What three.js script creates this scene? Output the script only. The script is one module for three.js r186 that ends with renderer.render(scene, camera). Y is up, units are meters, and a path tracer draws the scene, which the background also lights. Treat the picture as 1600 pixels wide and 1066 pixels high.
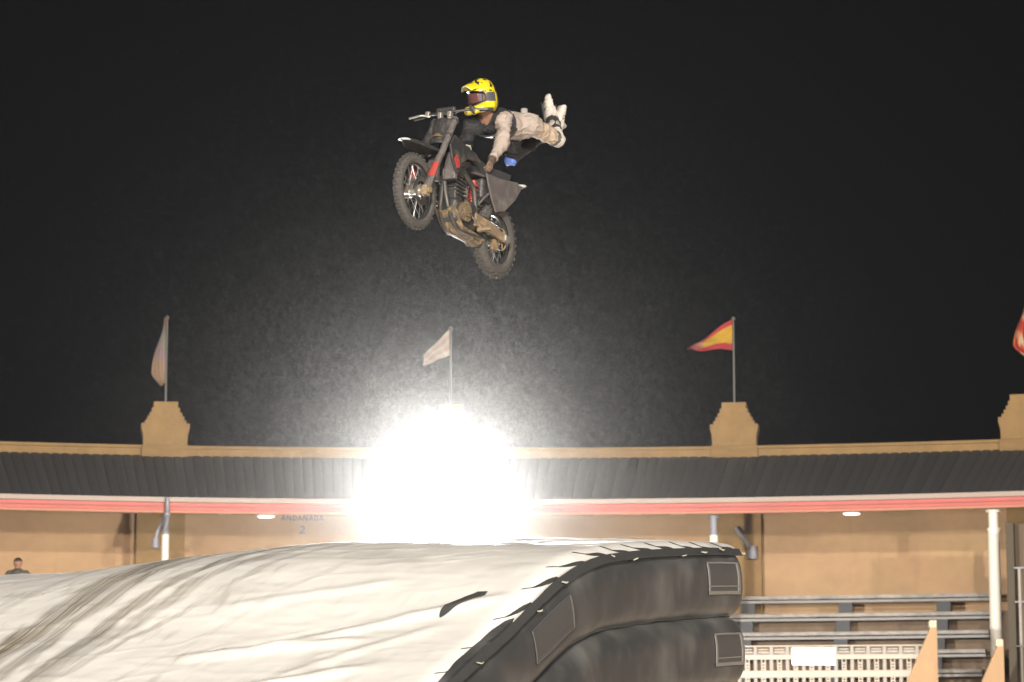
import * as THREE from 'three';
import { RoundedBoxGeometry } from 'three/addons/geometries/RoundedBoxGeometry.js';
import { mergeGeometries, toCreasedNormals } from 'three/addons/utils/BufferGeometryUtils.js';
import { MarchingCubes } from 'three/addons/objects/MarchingCubes.js';
import { ImprovedNoise } from 'three/addons/math/ImprovedNoise.js';
import { FontLoader } from 'three/addons/loaders/FontLoader.js';
import { TextGeometry } from 'three/addons/geometries/TextGeometry.js';

// ---------------------------------------------------------------- camera, sky, moon, exposure, air
const scene = new THREE.Scene();
const camera = new THREE.PerspectiveCamera(13.68, 1024 / 682, 0.1, 600);
camera.position.set(0, 1.7, 0);
camera.rotation.set(THREE.MathUtils.degToRad(9.165), 0, 0);
camera.focus = 28;
camera.userData.fStop = 2.8;
const renderer = new THREE.WebGLRenderer();
renderer.toneMapping = THREE.LinearToneMapping;
renderer.toneMappingExposure = 1;
renderer.shadowMap.enabled = true;

const skyData = new Float32Array(64 * 32 * 4);
for (let i = 0; i < 64 * 32; i++) skyData.set([0.0016, 0.0018, 0.0024, 1], i * 4);
const sky = new THREE.DataTexture(skyData, 64, 32, THREE.RGBAFormat, THREE.FloatType);
sky.mapping = THREE.EquirectangularReflectionMapping; sky.magFilter = THREE.LinearFilter; sky.needsUpdate = true;
scene.background = sky; scene.environment = sky;
const moon = new THREE.DirectionalLight(0xdfe6ff, 0.02);
moon.position.set(-40, 90, 30); moon.castShadow = true; scene.add(moon); scene.add(moon.target);
scene.fog = new THREE.FogExp2(0xf2f3f6, 0.000095);   // dust and smoke hanging in the arena

// ---------------------------------------------------------------- helpers
let seed = 7;
const rnd = (a = 0, b = 1) => { seed = (seed * 1664525 + 1013904223) >>> 0; return a + (b - a) * seed / 4294967296; };
const perlin = new ImprovedNoise();
const ns = (x, y = 0, z = 0) => perlin.noise(x, y, z);
const fbm = (x, y, z = 0, o = 4) => { let s = 0, a = 0.5, f = 1; for (let i = 0; i < o; i++) { s += a * ns(x * f, y * f, z + i * 7.3); a *= 0.5; f *= 2.03; } return s; };
const sm = (a, b, x) => { const t = Math.min(1, Math.max(0, (x - a) / (b - a))); return t * t * (3 - 2 * t); };
const V = (x, y, z) => new THREE.Vector3(x, y, z);
const taken = {};
function numbered(n) { const k = taken[n] = (taken[n] ?? -1) + 1; return k ? n + '_' + String(k).padStart(3, '0') : n; }
function shadows(o) { o.castShadow = o.receiveShadow = true; return o; }
function obj(name, geometry, material, parent) {
  const g = Array.isArray(geometry) ? mergeGeometries(geometry.map((x) => { const y = x.index ? x.toNonIndexed() : x; for (const k of Object.keys(y.attributes)) if (!['position', 'normal', 'uv'].includes(k)) y.deleteAttribute(k); return y; })) : geometry;
  const m = shadows(new THREE.Mesh(g, material));
  m.name = parent ? name : numbered(name);
  (parent ?? scene).add(m);
  return m;
}
function part(name, parent) { const g = new THREE.Group(); g.name = name; parent.add(g); return g; }
function tag(o, label, category, group) { Object.assign(o.userData, { label, category }); if (group) o.userData.group = group; return o; }
function thing(name, label, category, [x, y, z] = [0, 0, 0], turn = 0, group) {
  const o = new THREE.Group(); o.name = numbered(name); o.position.set(x, y, z); o.rotation.y = turn; scene.add(o);
  return tag(o, label, category, group);
}
function structure(o) { o.userData.kind = 'structure'; return o; }
const rgb = (r, g, b) => new THREE.Color().setRGB(r, g, b);
const mat = (r, g, b, roughness = 0.8, metalness = 0, more = {}) => new THREE.MeshStandardMaterial({ color: rgb(r, g, b), roughness, metalness, ...more });
function tex(w, h, f, srgb = true) {     // f(u, v) -> [r, g, b] linear 0..1, or one number
  const d = new Uint8Array(w * h * 4), enc = (x) => Math.round(255 * Math.min(1, Math.max(0, srgb ? (x <= 0.0031308 ? 12.92 * x : 1.055 * Math.pow(x, 1 / 2.4) - 0.055) : x)));
  for (let j = 0; j < h; j++) for (let i = 0; i < w; i++) {
    let c = f((i + 0.5) / w, (j + 0.5) / h); if (typeof c === 'number') c = [c, c, c];
    d.set([enc(c[0]), enc(c[1]), enc(c[2]), 255], (j * w + i) * 4);
  }
  const t = new THREE.DataTexture(d, w, h, THREE.RGBAFormat); t.magFilter = THREE.LinearFilter; t.minFilter = THREE.LinearFilter;
  if (srgb) t.colorSpace = THREE.SRGBColorSpace; t.needsUpdate = true; t.wrapS = t.wrapT = THREE.RepeatWrapping; return t;
}
const box = (w, h, d, x = 0, y = 0, z = 0, r = 0.01) => { const g = r > 0 ? new RoundedBoxGeometry(w, h, d, 1, Math.min(r, w / 2.01, h / 2.01, d / 2.01)) : new THREE.BoxGeometry(w, h, d); g.translate(x, y, z); return g; };
const cyl = (r0, r1, h, x, y, z, axis = 'y', n = 16) => { const g = new THREE.CylinderGeometry(r0, r1, h, n); if (axis === 'z') g.rotateX(Math.PI / 2); if (axis === 'x') g.rotateZ(Math.PI / 2); g.translate(x, y, z); return g; };
const tube = (pts, r, n = 8, seg = 24, closed = false) => new THREE.TubeGeometry(new THREE.CatmullRomCurve3(pts.map((p) => V(...p)), closed, 'catmullrom', 0.3), seg, r, n, closed);
function plate(outline, z, thick, bevel = 0.006) {
  const s = new THREE.Shape(outline.map((p) => new THREE.Vector2(...p)));
  const g = new THREE.ExtrudeGeometry(s, { depth: thick - 2 * bevel, bevelEnabled: true, bevelSize: bevel, bevelThickness: bevel, bevelSegments: 2 });
  g.translate(0, 0, z - thick / 2 + bevel); return g;
}
// a sheet with thickness: f(u, v) gives its middle surface; c(u, v) an optional colour
function slab(f, nu, nv, thick, c) {
  const P = [], N = []; const e = 1e-3;
  for (let j = 0; j <= nv; j++) for (let i = 0; i <= nu; i++) {
    const u = i / nu, v = j / nv, p = f(u, v), du = f(Math.min(1, u + e), v).sub(f(Math.max(0, u - e), v)), dv = f(u, Math.min(1, v + e)).sub(f(u, Math.max(0, v - e)));
    P.push(p); N.push(du.cross(dv).normalize());
  }
  const pos = [], uv = [], col = [], idx = [], w = nu + 1, count = P.length;
  for (const s of [1, -1]) P.forEach((p, k) => { pos.push(...p.clone().addScaledVector(N[k], s * thick / 2).toArray()); const u = (k % w) / nu, v = Math.floor(k / w) / nv; uv.push(u, v); if (c) col.push(...c(u, v)); });
  for (let j = 0; j < nv; j++) for (let i = 0; i < nu; i++) { const a = j * w + i, b = a + 1, d = a + w, e2 = d + 1; idx.push(a, b, e2, a, e2, d, a + count, e2 + count, b + count, a + count, d + count, e2 + count); }
  const rim = []; for (let i = 0; i < nu; i++) rim.push([i, i + 1]); for (let j = 0; j < nv; j++) rim.push([j * w + nu, (j + 1) * w + nu]);
  for (let i = nu; i > 0; i--) rim.push([nv * w + i, nv * w + i - 1]); for (let j = nv; j > 0; j--) rim.push([j * w, (j - 1) * w]);
  for (const [a, b] of rim) idx.push(a, a + count, b, b, a + count, b + count);
  const g = new THREE.BufferGeometry(); g.setAttribute('position', new THREE.Float32BufferAttribute(pos, 3)); g.setAttribute('uv', new THREE.Float32BufferAttribute(uv, 2));
  if (c) g.setAttribute('color', new THREE.Float32BufferAttribute(col, 3));
  g.setIndex(idx); g.computeVertexNormals(); return g;
}
// marching cubes over a signed distance (negative inside), with a colour for each vertex
function blob(center, half, res, f, color) {
  const m = new MarchingCubes(res, new THREE.MeshStandardMaterial(), false, false, 160000); m.isolation = 0;
  const h = m.halfsize, p = V(0, 0, 0);
  for (let k = 0, i = 0; k < res; k++) for (let j = 0; j < res; j++) for (let a = 0; a < res; a++, i++) m.field[i] = -f(p.set(center.x + (a / h - 1) * half, center.y + (j / h - 1) * half, center.z + (k / h - 1) * half));
  m.update();
  const n = m.count, pos = new Float32Array(n * 3), nor = m.normalArray.slice(0, n * 3), col = new Float32Array(n * 3);
  for (let i = 0; i < n; i++) {
    p.set(center.x + m.positionArray[i * 3] * half, center.y + m.positionArray[i * 3 + 1] * half, center.z + m.positionArray[i * 3 + 2] * half); p.toArray(pos, i * 3);
    if (color) col.set(color(p, V(nor[i * 3], nor[i * 3 + 1], nor[i * 3 + 2])), i * 3);
  }
  const g = new THREE.BufferGeometry(); g.setAttribute('position', new THREE.BufferAttribute(pos, 3)); g.setAttribute('normal', new THREE.BufferAttribute(nor, 3));
  if (color) g.setAttribute('color', new THREE.BufferAttribute(col, 3));
  return g;
}
const pa = V(0, 0, 0), ba = V(0, 0, 0);
function cap(p, a, b, ra, rb) { pa.copy(p).sub(a); ba.copy(b).sub(a); const t = Math.min(1, Math.max(0, pa.dot(ba) / Math.max(1e-9, ba.lengthSq()))); return pa.addScaledVector(ba, -t).length() - (ra + (rb - ra) * t); }
const smin = (a, b, k) => { const h = Math.max(k - Math.abs(a - b), 0) / k; return Math.min(a, b) - h * h * k / 4; };
function bodyField(bones, k = 0.05) { return (p) => { let d = 9; for (const b of bones) d = smin(d, cap(p, b[0], b[1], b[2], b[3]), b[5] ?? k); return d; }; }
function nearest(bones, p) { let best = null, d = 9; for (const b of bones) { const x = cap(p, b[0], b[1], b[2], b[3]); if (x < d) { d = x; best = b; } } ba.copy(best[1]).sub(best[0]); const t = Math.min(1, Math.max(0, pa.copy(p).sub(best[0]).dot(ba) / ba.lengthSq())); return [best[4], t]; }

// ---------------------------------------------------------------- ground
const sandTex = tex(512, 512, (u, v) => { const n = 1 + 0.35 * fbm(u * 20, v * 20) + 0.25 * fbm(u * 90, v * 90, 5, 2); return [0.34 * n, 0.235 * n, 0.135 * n]; });
sandTex.repeat.set(40, 40);
const ground = obj('arena_sand', new THREE.PlaneGeometry(400, 400).rotateX(-Math.PI / 2), new THREE.MeshStandardMaterial({ map: sandTex, roughness: 0.95 })); structure(ground);

// ---------------------------------------------------------------- bullring gallery (ring centre at x -1, z -20)
const RC = V(-1, 0, -20), rad = Math.PI / 180;
const ringAt = (R, deg, y) => [RC.x + R * Math.sin(deg * rad), y, RC.z - R * Math.cos(deg * rad)];
// sweeps a closed outline of [radius, height] round the ring; each side of the outline is a band of its own
function arc(outline, d0, d1, n = 110, noise = 0) {
  const pos = [], uv = [], nor = [], idx = [];
  const at = (R, y, d) => V(R * Math.sin(d * rad), y, -R * Math.cos(d * rad));
  let area = 0; outline.forEach((p, i) => { const q = outline[(i + 1) % outline.length]; area += p[0] * q[1] - q[0] * p[1]; });
  const s = area > 0 ? 1 : -1;
  outline.forEach((p, i) => {
    const q = outline[(i + 1) % outline.length], len = Math.hypot(q[0] - p[0], q[1] - p[1]), nr = s * (q[1] - p[1]) / len, ny = -s * (q[0] - p[0]) / len, base = pos.length / 3;
    for (let k = 0; k <= n; k++) {
      const d = d0 + (d1 - d0) * k / n, a = d * rad;
      for (const [R, y, v] of [[p[0], p[1], 0], [q[0], q[1], len]]) { pos.push(...at(R, y + noise * ns(a * 200, i, 3), d).toArray()); nor.push(nr * Math.sin(a), ny, -nr * Math.cos(a)); uv.push(a * 42, v + p[1]); }
      if (k < n) { const b = base + k * 2; idx.push(b, b + 1, b + 3, b, b + 3, b + 2); }
    }
  });
  for (const [d, dir] of [[d0, -1], [d1, 1]]) {
    const base = pos.length / 3, a = d * rad, tri = THREE.ShapeUtils.triangulateShape(outline.map((p) => new THREE.Vector2(...p)), []);
    for (const p of outline) { pos.push(...at(p[0], p[1], d).toArray()); nor.push(dir * Math.cos(a), 0, dir * Math.sin(a)); uv.push(p[0], p[1]); }
    for (const t of tri) idx.push(base + t[0], base + t[1], base + t[2]);
  }
  const P = (i) => V(pos[i * 3], pos[i * 3 + 1], pos[i * 3 + 2]);
  for (let i = 0; i < idx.length; i += 3) { const a = P(idx[i]), n = P(idx[i + 1]).sub(a).cross(P(idx[i + 2]).sub(a)), j = idx[i] * 3; if (n.x * nor[j] + n.y * nor[j + 1] + n.z * nor[j + 2] < 0) [idx[i + 1], idx[i + 2]] = [idx[i + 2], idx[i + 1]]; }
  const g = new THREE.BufferGeometry(); g.setAttribute('position', new THREE.Float32BufferAttribute(pos, 3)); g.setAttribute('normal', new THREE.Float32BufferAttribute(nor, 3)); g.setAttribute('uv', new THREE.Float32BufferAttribute(uv, 2)); g.setIndex(idx); return g;
}
const plaster = tex(1024, 512, (u, v) => { const n = 1 + 0.22 * fbm(u * 9, v * 5, 1) + 0.12 * fbm(u * 60, v * 30, 2, 3) - 0.12 * sm(0.1, 0.5, fbm(u * 40, v * 3, 9, 3)); return [0.295 * n, 0.187 * n * (1 + 0.04 * ns(u * 12, v * 7)), 0.103 * n]; });
plaster.repeat.set(1 / 12, 1 / 6);
const grainBump = tex(512, 512, (u, v) => 0.5 + 0.6 * fbm(u * 60, v * 60, 4, 3), false); grainBump.repeat.set(0.8, 0.8);
const plasterM = new THREE.MeshStandardMaterial({ map: plaster, roughness: 0.92, bumpMap: grainBump, bumpScale: 0.01 });
const ochre = tex(256, 512, (u, v) => { const n = 1 + 0.3 * fbm(u * 6, v * 8, 11) + 0.15 * fbm(u * 40, v * 40, 3, 2); return [0.185 * n, 0.113 * n, 0.046 * n]; });
ochre.repeat.set(1 / 3, 1 / 4);
const ochreM = new THREE.MeshStandardMaterial({ map: ochre, roughness: 0.92, bumpMap: grainBump, bumpScale: 0.012 });
const whitePost = mat(0.5, 0.47, 0.41, 0.5), greyPaint = mat(0.16, 0.16, 0.18, 0.6), concrete = mat(0.33, 0.27, 0.2, 0.95), darkWood = mat(0.09, 0.06, 0.04, 0.9);
const redTex = tex(512, 64, (u, v) => { const n = 1 + 0.3 * fbm(u * 14, v * 4, 2) + 0.12 * fbm(u * 90, v * 12, 4, 2); return [0.28 * n, 0.05 * n, 0.037 * n]; }); redTex.repeat.set(1 / 10, 1);
const redM = new THREE.MeshStandardMaterial({ map: redTex, roughness: 0.6 }), redDark = mat(0.2, 0.028, 0.024, 0.6), pinkM = mat(0.3, 0.125, 0.08, 0.8), gutterM = mat(0.2, 0.155, 0.13, 0.6, 0.1);

const ring = tag(new THREE.Group(), 'tan bullring gallery with red fascia and dark tiled roof behind the airbag', 'building'); ring.name = 'bullring_gallery'; ring.position.copy(RC); scene.add(ring);
const A0 = -20, A1 = 78;
obj('wall', arc([[44, 4.2], [44, 8.93], [44.5, 8.93], [44.5, 4.2]], A0, A1), plasterM, ring);
obj('cornice', arc([[43.955, 8.55], [43.955, 8.62], [44.001, 8.62], [44.001, 8.55]], A0, A1), plasterM, ring);
for (const d of [-17.4, -8.98, -0.5, 7.92, 16.4, 24.8, 33.2, 41.6, 50, 58.4]) obj('pilaster', arc([[43.72, 4.2], [43.72, 8.9], [43.99, 8.9], [43.99, 4.2]], d - 0.7, d + 0.7, 4), ochreM, ring);
const fascia = part('fascia', ring);
obj('gutter', arc([[39.86, 7.865], [39.86, 7.965], [40.06, 7.98], [40.06, 7.865]], A0, A1), gutterM, fascia);
obj('red_board', arc([[39.94, 7.70], [39.94, 7.86], [40.05, 7.86], [40.05, 7.70]], A0, A1), redM, fascia);
obj('moulding', arc([[39.9, 7.765], [39.9, 7.785], [39.938, 7.785], [39.938, 7.765]], A0, A1), redDark, fascia);
obj('trim', arc([[39.97, 7.645], [39.97, 7.698], [40.05, 7.698], [40.05, 7.645]], A0, A1), pinkM, fascia);
for (let k = 0; k < 22; k++) { const d = A0 + 1 + k * 2 + rnd(-0.5, 0.5); obj('board_lip', arc([[39.99, 7.628], [39.99, 7.642], [40.04, 7.642], [40.04, 7.628]], d, d + rnd(0.5, 1.6), 4), darkWood, fascia); }
const roof = part('roof', ring);
obj('roof_deck', arc([[40.1, 7.87], [40.1, 7.93], [45.2, 9.44], [45.2, 9.38]], A0, A1), darkWood, roof);
const tiles = [0, 1, 2, 3].map((k) => mat(0.034 + 0.004 * k, 0.033 + 0.003 * k, 0.034 + 0.003 * k, 0.85));
const slope = Math.atan2(9.46 - 7.95, 5.2), tileLen = Math.hypot(5.2, 1.51);
const tileGeo = (() => {
  const parts = []; const n = 13;
  for (let i = 0; i < n; i++) { const g = new THREE.CylinderGeometry(0.108, 0.118, tileLen / n * 1.12, 7, 1, true, -Math.PI / 2, Math.PI); g.rotateX(-Math.PI / 2); g.scale(1, 0.2, 1); g.rotateX(0.02); g.translate(0, 0.0, -(i + 0.5) * tileLen / n); parts.push(g); }
  const g = mergeGeometries(parts); g.rotateX(slope); g.translate(0, 7.95, -40.0); return g;
})();
for (let d = A0 + 0.2; d < 24; d += 0.29) { const m = obj('tile_column', tileGeo, tiles[Math.floor(rnd(0, 4))], roof); m.rotation.y = -d * rad; }
{ const rest = []; for (let d = 24.2; d < A1; d += 0.29) rest.push(tileGeo.clone().rotateY(-d * rad)); obj('tile_columns', rest, tiles[1], roof).userData.kind = 'stuff'; }
obj('parapet', arc([[45.2, 8.8], [45.2, 9.66], [45.75, 9.66], [45.75, 8.8]], A0, A1), ochreM, ring);
obj('coping', arc([[45.12, 9.64], [45.12, 9.705], [45.8, 9.705], [45.8, 9.664], [45.19, 9.664], [45.19, 9.64]], A0, A1), ochreM, ring);
// pinnacles on the parapet
const half = [[0, 9.44], [0.52, 9.44], [0.49, 9.73], [0.5, 9.95], [0.54, 10.1], [0.54, 10.2], [0.46, 10.2], [0.46, 10.27], [0.41, 10.27], [0.41, 10.36], [0.36, 10.36], [0.36, 10.45], [0.31, 10.45], [0.31, 10.56], [0.265, 10.56], [0.265, 10.7], [0, 10.7]];
const pinGeo = (() => { const pts = [...half.slice(1, -1), ...half.slice(1, -1).reverse().map(([x, y]) => [-x, y])]; const g = plate(pts, 0, 0.62, 0.012); g.translate(0, 0, -45.4); return g; })();
const baseGeo = box(1.07, 0.28, 0.7, 0, 9.57, -45.4, 0.015);
const PIN = [-8.84, -0.54, 7.76, 16.06];
for (const d of PIN) { const p = part('pinnacle', ring); p.rotation.y = -d * rad; obj('stepped_block', pinGeo, ochreM, p); obj('base_block', baseGeo, ochreM, p); }
// iron posts carrying the fascia
[[-9.0, 0.08], [-0.75, 0.09], [7.5, 0.095], [15.8, 0.12]].forEach(([d, r], i) => {
  const p = part('post', ring); p.rotation.y = -d * rad;
  obj('shaft', cyl(r, r * 1.12, 3.0, 0, 5.72, -40.35, 'y', 20), whitePost, p);
  obj('upper_shaft', [cyl(r * 0.85, r * 0.85, 0.42, 0, 7.43, -40.35, 'y', 20), cyl(r * 1.15, r * 1.15, 0.04, 0, 7.235, -40.35, 'y', 20), cyl(r * 1.3, r * 1.3, 0.05, 0, 7.61, -40.35, 'y', 20)], i === 3 ? whitePost : greyPaint, p);
  if (i === 0) obj('downpipe', [tube([[0.01, 7.95, -39.78], [0.01, 7.72, -39.8], [0.02, 7.5, -40.0], [-0.02, 7.3, -40.15]], 0.045), cyl(0.07, 0.07, 0.05, 0.01, 7.6, -39.87)], greyPaint, p);
  if (i === 2) obj('stay_rod', [tube([[0.3, 7.66, -43.4], [0.42, 7.5, -43.5], [0.62, 7.2, -43.6]], 0.05), cyl(0.1, 0.12, 0.28, 0.66, 7.12, -43.6)], greyPaint, p);
  if (i === 0) obj('bracket', [tube([[-0.05, 7.5, -40.45], [-0.16, 7.3, -40.5], [-0.2, 7.1, -40.5]], 0.045), cyl(0.07, 0.08, 0.2, -0.2, 7.05, -40.5)], greyPaint, p);
});
// painted seat lettering on the wall
const font = await new FontLoader().loadAsync('fonts/droid/droid_sans_bold.typeface.json');
const inkM = mat(0.05, 0.045, 0.06, 0.9);
const sign = part('painted_lettering', ring); sign.rotation.y = 4.85 * rad;
for (const [t, size, y] of [['ANDANADA', 0.125, 7.9], ['2', 0.19, 7.6]]) { const g = new TextGeometry(t, { font, size, depth: 0.006, curveSegments: 3 }); g.computeBoundingBox(); g.translate(-g.boundingBox.max.x / 2, y, -43.99); obj(t.length > 1 ? 'word' : 'numeral', g, inkM, sign); }

// concrete terrace under the benches
const steps = [];
for (let k = 0; k < 11; k++) { const R = 43.3 - 0.75 * k, y = 5.72 - 0.455 * k; steps.push(arc([[R - 0.38, 0], [R - 0.38, y], [R + 0.38 + (k ? 0 : 0.3), y], [R + 0.38 + (k ? 0 : 0.3), 0]], A0, A1, 90)); }
const stepTex = tex(512, 256, (u, v) => { const n = 1 + 0.35 * fbm(u * 12, v * 6, 3) + 0.25 * fbm(u * 60, v * 30, 8, 2); return [0.12 * n, 0.083 * n, 0.055 * n]; }); stepTex.repeat.set(1 / 6, 1 / 3);
structure(obj('seating_terrace', steps, new THREE.MeshStandardMaterial({ map: stepTex, roughness: 0.95 })).translateX(RC.x).translateZ(RC.z));

// bleacher benches on the terrace
const benchTex = tex(512, 64, (u, v) => { const n = 0.75 + 0.7 * sm(-0.35, 0.45, fbm(u * 16, v * 3, 6)) + 0.3 * fbm(u * 80, v * 8, 2, 2); return [0.15 * n, 0.135 * n, 0.12 * n]; }); benchTex.repeat.set(1 / 5, 2);
const benchM = new THREE.MeshStandardMaterial({ map: benchTex, roughness: 0.55 }), steelM = mat(0.022, 0.023, 0.027, 0.6), railM = mat(0.12, 0.11, 0.105, 0.5);
const ord = ['topmost', 'second', 'third', 'fourth', 'fifth'];
for (let k = 0; k < 5; k++) {
  const R = 43.2 - 0.75 * k, y = 6.11 - 0.44 * k, from = k < 3 ? 2 : 2, b = tag(new THREE.Group(), ord[k] + ' grey plank bench of the stepped seating right of the airbag', 'bench', 'benches on the terrace');
  b.name = numbered('bleacher_bench'); b.position.copy(RC); scene.add(b);
  const end = 15.4;
  obj('plank', arc([[R - 0.16, y - 0.075], [R - 0.16, y], [R + 0.16, y], [R + 0.16, y - 0.075]], from, end, 30, 0.012), benchM, b);
  obj('rail', arc([[R - 0.13, y - 0.155], [R - 0.13, y - 0.1], [R - 0.07, y - 0.1], [R - 0.07, y - 0.155]], from, end, 30), railM, b);
  for (let d = from + 0.6; d < end; d += 2.83) obj('support', arc([[R - 0.14, y - 0.42], [R - 0.1, y - 0.158], [R + 0.12, y - 0.1], [R + 0.12, y - 0.42]], d - 0.2, d + 0.2, 2), steelM, b);
}

// white railing with sign below the benches
const fenceM = mat(0.29, 0.25, 0.205, 0.55), fenceM2 = mat(0.22, 0.2, 0.175, 0.6);
const fl = thing('railing', 'pale metal railing of pickets in front of the benches', 'railing', [6.2, 3.55, -56.9], -0.14);
{
  const x0 = -1.75, x1 = 2.02;
  obj('top_rail', box(x1 - x0, 0.035, 0.05, (x0 + x1) / 2, 1.175, 0), fenceM, fl);
  obj('middle_rail', box(x1 - x0, 0.1, 0.03, (x0 + x1) / 2, 0.955, 0.035), fenceM, fl);
  obj('lower_rail', box(x1 - x0, 0.14, 0.03, (x0 + x1) / 2, 0.62, 0.035), fenceM, fl);
  obj('bottom_rail', box(x1 - x0, 0.06, 0.04, (x0 + x1) / 2, 0.12, 0.035), fenceM, fl);
  const picket = box(0.075, 1.16, 0.03, 0, 0.58, 0), rungs = [];
  for (let i = 0; i < 18; i++) rungs.push(box(0.085, 0.034, 0.02, 0, 0.02 + i * 0.058 > 0.9 ? 0.9 : 0.02 + i * 0.058, 0, 0));
  const strip = mergeGeometries([box(0.022, 0.95, 0.012, -0.036, 0.48, 0.012, 0), box(0.022, 0.95, 0.012, 0.036, 0.48, 0.012, 0), ...rungs.slice(0, 15)].map((g) => g.index ? g.toNonIndexed() : g));
  const bars = mergeGeometries([box(0.2, 0.022, 0.018, 0, 1.11, 0, 0), box(0.2, 0.022, 0.018, 0, 1.06, 0, 0)]);
  for (let x = x0 + 0.08, i = 0; x < x1; x += 0.32, i++) {
    obj('picket', picket, fenceM2, fl).position.x = x;
    if (x + 0.2 < x1) { obj('ladder_strip', strip, fenceM, fl).position.x = x + 0.16; obj('cross_bar', bars, fenceM, fl).position.x = x + 0.16; }
  }
}
tag(obj('blank_board', box(0.87, 0.35, 0.02, 6.0, 4.515, -56.83), mat(0.93, 0.93, 0.9, 0.6)), 'blank white rectangular board fixed to the pale railing', 'board').rotation.y = 0;

// sloping stair walls at the foot of the benches
function stairWall(label, [x, y, z], s) {
  const g = thing('stair_wall', label, 'wall', [x, y, z], -0.1, 'sloping stair walls');
  obj('wall_face', plate([[0.07, 0], [0.07, 1.55 * s], [-0.04, 1.55 * s], [-0.75, 0]], 0, 0.42, 0.01), plasterM, g);
  obj('cap_stone', box(0.15, 0.15, 0.44, 0.0, 1.55 * s + 0.077, 0, 0.02), mat(0.42, 0.37, 0.26, 0.8), g);
}
stairWall('sloping tan stair wall with pale cap standing beside the railing', [8.33, 3.5, -56.5], 1);
stairWall('sloping tan stair wall at the foot of the white post by the right edge', [9.55, 3.1, -56.0], 1);

const mm0 = (t) => new THREE.MeshStandardMaterial({ map: t, roughness: 0.85 });
// shaded entrance at the right: shade put in as dark brown panels behind bars
{
  const e = thing('shaded_entrance', 'shaded entrance with its shade painted as dark brown panels behind pale vertical bars beside the white post at the right edge', 'entrance', [9.97, 2.0, -57.0], -0.27);
  const recessShadeTex = tex(128, 512, (u, v) => { const n = 0.8 + 0.7 * fbm(u * 14, v * 2.5, 3) + 0.3 * fbm(u * 50, v * 8, 6, 2); return [0.095 * n, 0.066 * n, 0.04 * n]; });
  for (let i = 0; i < 8; i++) obj('board', box(0.285, 5.2, 0.05, 0.25 + i * 0.3, 2.6, -0.3 + rnd(-0.015, 0.015), 0.008), mm0(recessShadeTex), e);  // boards coloured dark to paint the shade of the recess
  obj('shade_strip', box(0.16, 5.2, 0.3, 0.02, 2.6, -0.2, 0.01), mat(0.05, 0.038, 0.024, 0.85), e);  // dark strip, part of the same painted shade
  for (const [x, r] of [[0.2, 0.035], [0.33, 0.03], [0.5, 0.03], [0.66, 0.03]]) obj('bar', cyl(r, r, 4.3, x, 2.15, 0.02, 'y', 10), fenceM2, e);
  for (const y of [0.9, 2.72, 3.6, 4.28]) obj('cross_bar', box(0.8, 0.03, 0.03, 0.5, y, 0.06, 0), y === 0.9 ? fenceM2 : greyPaint, e);
}

// lit lamps under the eaves
for (const [d, side] of [[-6.0, 'left of the wall lettering'], [11.6, 'above the benches at right']]) {
  const p = ringAt(40.6, d, 7.67), l = thing('ceiling_lamp', 'lit round white lamp under the red eaves, ' + side, 'lamp', p, -d * rad, 'lamps under the eaves');
  obj('lamp_disc', cyl(0.19, 0.17, 0.025, 0, -0.02, 0, 'y', 24), new THREE.MeshStandardMaterial({ color: 0xffffff, emissive: rgb(1, 0.93, 0.75), emissiveIntensity: 1.1 }), l);
  obj('lamp_housing', cyl(0.2, 0.21, 0.1, 0, 0.045, 0, 'y', 24), greyPaint, l);
  const pl = new THREE.PointLight(rgb(1, 0.88, 0.65), 1.2); pl.position.set(0, -0.08, 0); pl.shadow.radius = 8; pl.castShadow = true; l.add(pl);
}

// ---------------------------------------------------------------- flags on the pinnacles
const clothM = new THREE.MeshStandardMaterial({ vertexColors: true, roughness: 0.9, side: THREE.DoubleSide });
const poleM = mat(0.1, 0.095, 0.09, 0.5, 0.3);
function flag(deg, label, f, c, top = 2.02) {
  const g = thing('flag', label, 'flag', ringAt(45.4, deg, 10.69), 0);
  obj('flagpole', [cyl(0.018, 0.026, top, 0, top / 2, 0, 'y', 10), new THREE.SphereGeometry(0.045, 10, 8).translate(0, top, 0)], poleM, g);
  obj('cloth', slab((u, v) => f(u, v).add(V(-0.03, top - 0.02, 0)), 30, 24, 0.006, (u, v) => c(u, v).map((x) => x * 0.55)), clothM, g);
}
const limp = (len, w, sway) => (u, v) => V(-(0.03 + w * sm(0, 0.85, v) * (v > 0.85 ? 1 - 0.85 * (v - 0.85) / 0.15 : 1)) * u - sway * v, -len * v - 0.1 * u * sm(0.6, 1, v), 0.06 * Math.sin(u * 11 + v * 5) * (0.3 + u) + 0.1 * u);
flag(PIN[0], 'limp faded flag hanging down its pole at the left', limp(1.5, 0.26, 0.0), (u, v) => { const t = v + 0.15 * u + 0.08 * ns(u * 5, v * 9); return t < 0.22 ? [0.3, 0.15, 0.07] : t < 0.5 ? [0.3, 0.29, 0.24] : t < 0.72 ? [0.34, 0.24, 0.24] : [0.36, 0.24, 0.16]; });
flag(PIN[1], 'striped flag coloured pale as if washed by lamp glare, on the pole just above the lit floodlight', (u, v) => V(-0.6 * u, -0.62 * v * (1 - 0.6 * u) - 0.62 * u, 0.09 * Math.sin(u * 10 + v * 4) * (0.2 + u)), (u, v) => Math.floor((v + 0.02) * 5) % 2 ? [0.42, 0.3, 0.26] : [0.44, 0.4, 0.32], 1.86);  // stripes paled to put the lamp glare into the cloth colour
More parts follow.
